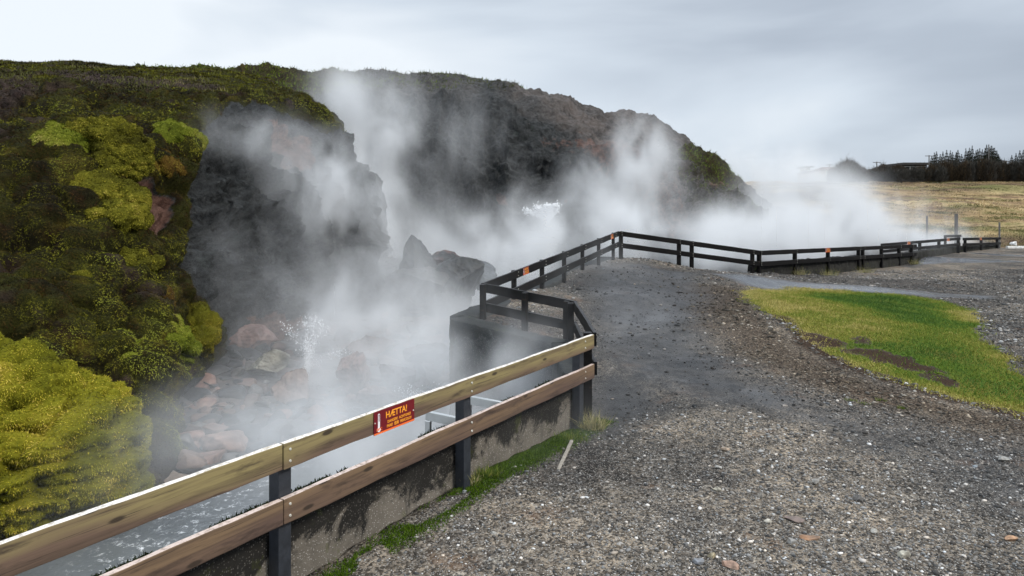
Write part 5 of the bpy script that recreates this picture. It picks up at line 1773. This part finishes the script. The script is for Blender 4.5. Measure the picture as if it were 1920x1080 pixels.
# ------------------------------------------------------------------ steam
def steam(name, lo, hi, res, plumes, warp, nscale, seed, albedo=(0.955, 0.975, 1.0), thr=(0.41, 0.66), dens=1.0, floor_=0.03):
    ng = bpy.data.node_groups.new(name, 'GeometryNodeTree')
    ng.interface.new_socket('Geometry', in_out='OUTPUT', socket_type='NodeSocketGeometry')
    nd = ng.nodes
    out = nd.new('NodeGroupOutput')
    vc = nd.new('GeometryNodeVolumeCube')
    vc.inputs['Min'].default_value, vc.inputs['Max'].default_value = lo, hi
    for k, r_ in zip(('Resolution X', 'Resolution Y', 'Resolution Z'), res):
        vc.inputs[k].default_value = r_
    pos = nd.new('GeometryNodeInputPosition').outputs[0]

    def vm(op, a, b=None):
        n = nd.new('ShaderNodeVectorMath')
        n.operation = op
        for i, v in enumerate((a, b)):
            if v is None:
                continue
            if isinstance(v, bpy.types.NodeSocket):
                ng.links.new(v, n.inputs[i])
            else:
                n.inputs[i].default_value = v
        return n

    def ma(op, a, b=None, c=None, clamp=False):
        n = nd.new('ShaderNodeMath')
        n.operation = op
        n.use_clamp = clamp
        for i, v in enumerate((a, b, c)):
            if v is None:
                continue
            if isinstance(v, bpy.types.NodeSocket):
                ng.links.new(v, n.inputs[i])
            else:
                n.inputs[i].default_value = v
        return n.outputs[0]
    nz = nd.new('ShaderNodeTexNoise')
    nz.inputs['Scale'].default_value = nscale * .55
    nz.inputs['Detail'].default_value = 3
    ng.links.new(vm('ADD', pos, (seed * 3.1, seed, 0)).outputs[0], nz.inputs['Vector'])
    wv = vm('SUBTRACT', nz.outputs['Color'], (.5, .5, .5)).outputs[0]
    wv = vm('MULTIPLY', wv, (warp, warp, warp * 1.2)).outputs[0]
    wp = vm('ADD', pos, wv).outputs[0]
    total = None
    for (px, py, d, rx, ry, rz_, amp) in plumes:
        c = W(px, py, d)
        q = vm('SUBTRACT', wp, c).outputs[0]
        q = vm('DIVIDE', q, (rx, ry, rz_)).outputs[0]
        dt = vm('DOT_PRODUCT', q, q).outputs['Value']
        e = ma('EXPONENT', ma('MULTIPLY', dt, -1.0))
        e = ma('MULTIPLY', e, amp)
        total = e if total is None else ma('ADD', total, e)
    n2 = nd.new('ShaderNodeTexNoise')
    n2.inputs['Scale'].default_value = nscale
    n2.inputs['Detail'].default_value = 6
    n2.inputs['Roughness'].default_value = .58
    n2.inputs['Distortion'].default_value = .6
    sq = vm('MULTIPLY', wp, (1.0, 1.0, .62)).outputs[0]
    ng.links.new(sq, n2.inputs['Vector'])
    mr = nd.new('ShaderNodeMapRange')
    mr.inputs['From Min'].default_value, mr.inputs['From Max'].default_value = thr
    mr.inputs['To Min'].default_value, mr.inputs['To Max'].default_value = floor_, 2.6
    ng.links.new(n2.outputs[0], mr.inputs[0])
    total = ma('MULTIPLY', total, ma('POWER', mr.outputs[0], 1.35))
    total = ma('MAXIMUM', ma('SUBTRACT', total, .004), 0.0)
    ng.links.new(ma('MULTIPLY', total, dens), vc.inputs['Density'])
    mat = bpy.data.materials.new(name)
    mat.use_nodes = True
    mn = mat.node_tree
    mn.nodes.clear()
    pv = N(mn, 'ShaderNodeVolumePrincipled')
    pv.inputs['Color'].default_value = (*albedo, 1)
    pv.inputs['Density'].default_value = 1.0
    pv.inputs['Anisotropy'].default_value = 0.0
    mo_ = N(mn, 'ShaderNodeOutputMaterial')
    L(mn, pv.outputs[0], mo_.inputs['Volume'])
    sm = nd.new('GeometryNodeSetMaterial')
    sm.inputs['Material'].default_value = mat
    ng.links.new(vc.outputs[0], sm.inputs['Geometry'])
    ng.links.new(sm.outputs[0], out.inputs[0])
    me = bpy.data.meshes.new(name)
    me.materials.append(mat)
    o = bpy.data.objects.new(name, me)
    COL.objects.link(o)
    md = o.modifiers.new('steam', 'NODES')
    md.node_group = ng
    return tag(o, kind='stuff')


PL_NEAR = [  # px, py, depth, rx, ry, rz, density
    (650, 650, 18.5, 1.9, 2.4, .95, .20), (600, 570, 18.0, 1.3, 2.0, 1.2, .08), (700, 600, 17.0, 1.8, 2.0, 1.2, .16), (770, 690, 13.0, 1.5, 1.8, .8, .20), (860, 660, 11.0, 1.2, 1.2, .9, .22),
    (630, 720, 14.0, 1.2, 1.2, .7, .11), (500, 800, 11.5, 1.2, 1.4, .5, .03), (600, 860, 8.2, 1.8, 1.4, .6, .22), (760, 830, 8.4, 2.0, 1.6, .7, .22), 
    (860, 590, 21.0, 1.8, 2.2, .9, .14), (740, 560, 21.0, 2.0, 2.2, 1.4, .10), (420, 640, 15.0, 2.0, 2.0, 1.2, .04), (500, 480, 19.0, 1.9, 1.8, 1.4, .05),
    (590, 340, 22.5, 1.3, 1.3, 1.1, .34), (640, 380, 23.5, 1.2, 1.3, 1.6, .20), (480, 250, 21.5, 1.1, 1.2, .6, .20), (440, 260, 20.0, .9, 1.0, .4, .12),
    (590, 690, 15.4, .45, .4, .35, 1.3), (660, 345, 25.6, 1.1, 1.0, 1.4, .28), (715, 420, 26.5, 1.0, 1.0, 1.6, .26), (690, 480, 23.5, 1.3, 1.2, 1.4, .22), (890, 690, 10.6, .9, .7, .75, .30), (850, 620, 11.6, .5, .5, .45, .20), (1000, 500, 16.5, 1.2, 2.0, .5, .05), (1080, 500, 19.5, 1.5, 1.8, .5, .06), (1200, 600, 12.0, 1.2, 2.0, .35, .05)]
PL_FAR = [
    (705, 530, 31.0, 1.2, 1.6, 2.2, .22), (705, 430, 31.0, .95, 1.5, 2.4, .42), (690, 320, 31.5, 1.6, 1.8, 2.0, .44), (665, 240, 32.0, 2.2, 2.0, 1.8, .30), (740, 210, 34.0, 3.0, 2.0, 1.6, .12),
    (1028, 412, 38.2, .55, .5, .45, 1.0), (860, 500, 31.0, 2.8, 2.5, 1.6, .30), (820, 430, 33.5, 2.6, 2.0, 1.8, .07), (960, 470, 33.0, 2.6, 2.4, 1.6, .42), (1040, 450, 35.0, 2.2, 2.2, 1.5, .42), (1000, 400, 37.5, 1.8, 1.2, 1.3, .16), (880, 270, 37.5, 2.4, 1.5, 2.2, .06),
    (1180, 430, 36.0, 2.8, 2.2, 1.5, .32), (1120, 360, 38.5, 1.5, 1.5, 1.8, .24), (1200, 290, 41.0, 1.3, 1.5, 2.4, .34), (1180, 370, 40.0, 1.3, 1.4, 1.8, .26), (1250, 330, 42.5, 1.5, 1.5, 2.2, .15), (1270, 450, 34.0, 3.0, 2.4, 1.4, .30),
    (1400, 455, 37.0, 3.4, 2.2, 1.2, .32), (1480, 430, 42.0, 3.2, 2.5, 1.7, .34), (1510, 385, 48.0, 3.4, 3.0, 2.1, .34), (1440, 350, 54.0, 3.6, 3.0, 2.4, .12), (1480, 325, 56.0, 3.0, 3.0, 2.0, .06),
    (1580, 415, 49.0, 4.0, 3.0, 1.55, .42), (1640, 432, 49.0, 3.2, 2.4, 1.2, .42), (1700, 444, 48.5, 2.8, 2.0, .75, .40), (1765, 452, 49.5, 2.0, 1.6, .45, .30), (1530, 360, 55.0, 3.0, 3.0, 1.4, .06), (1520, 450, 42.0, 4.0, 2.6, 1.2, .34)]
steam('near_steam', (-10, 4.6, -1.65), (5.0, 29, 6.6), (210, 250, 110), PL_NEAR, 1.5, .75, 3)
steam('far_steam', (-12, 26, -1.65), (38, 64, 13), (300, 190, 110), PL_FAR, 2.2, .42, 8)
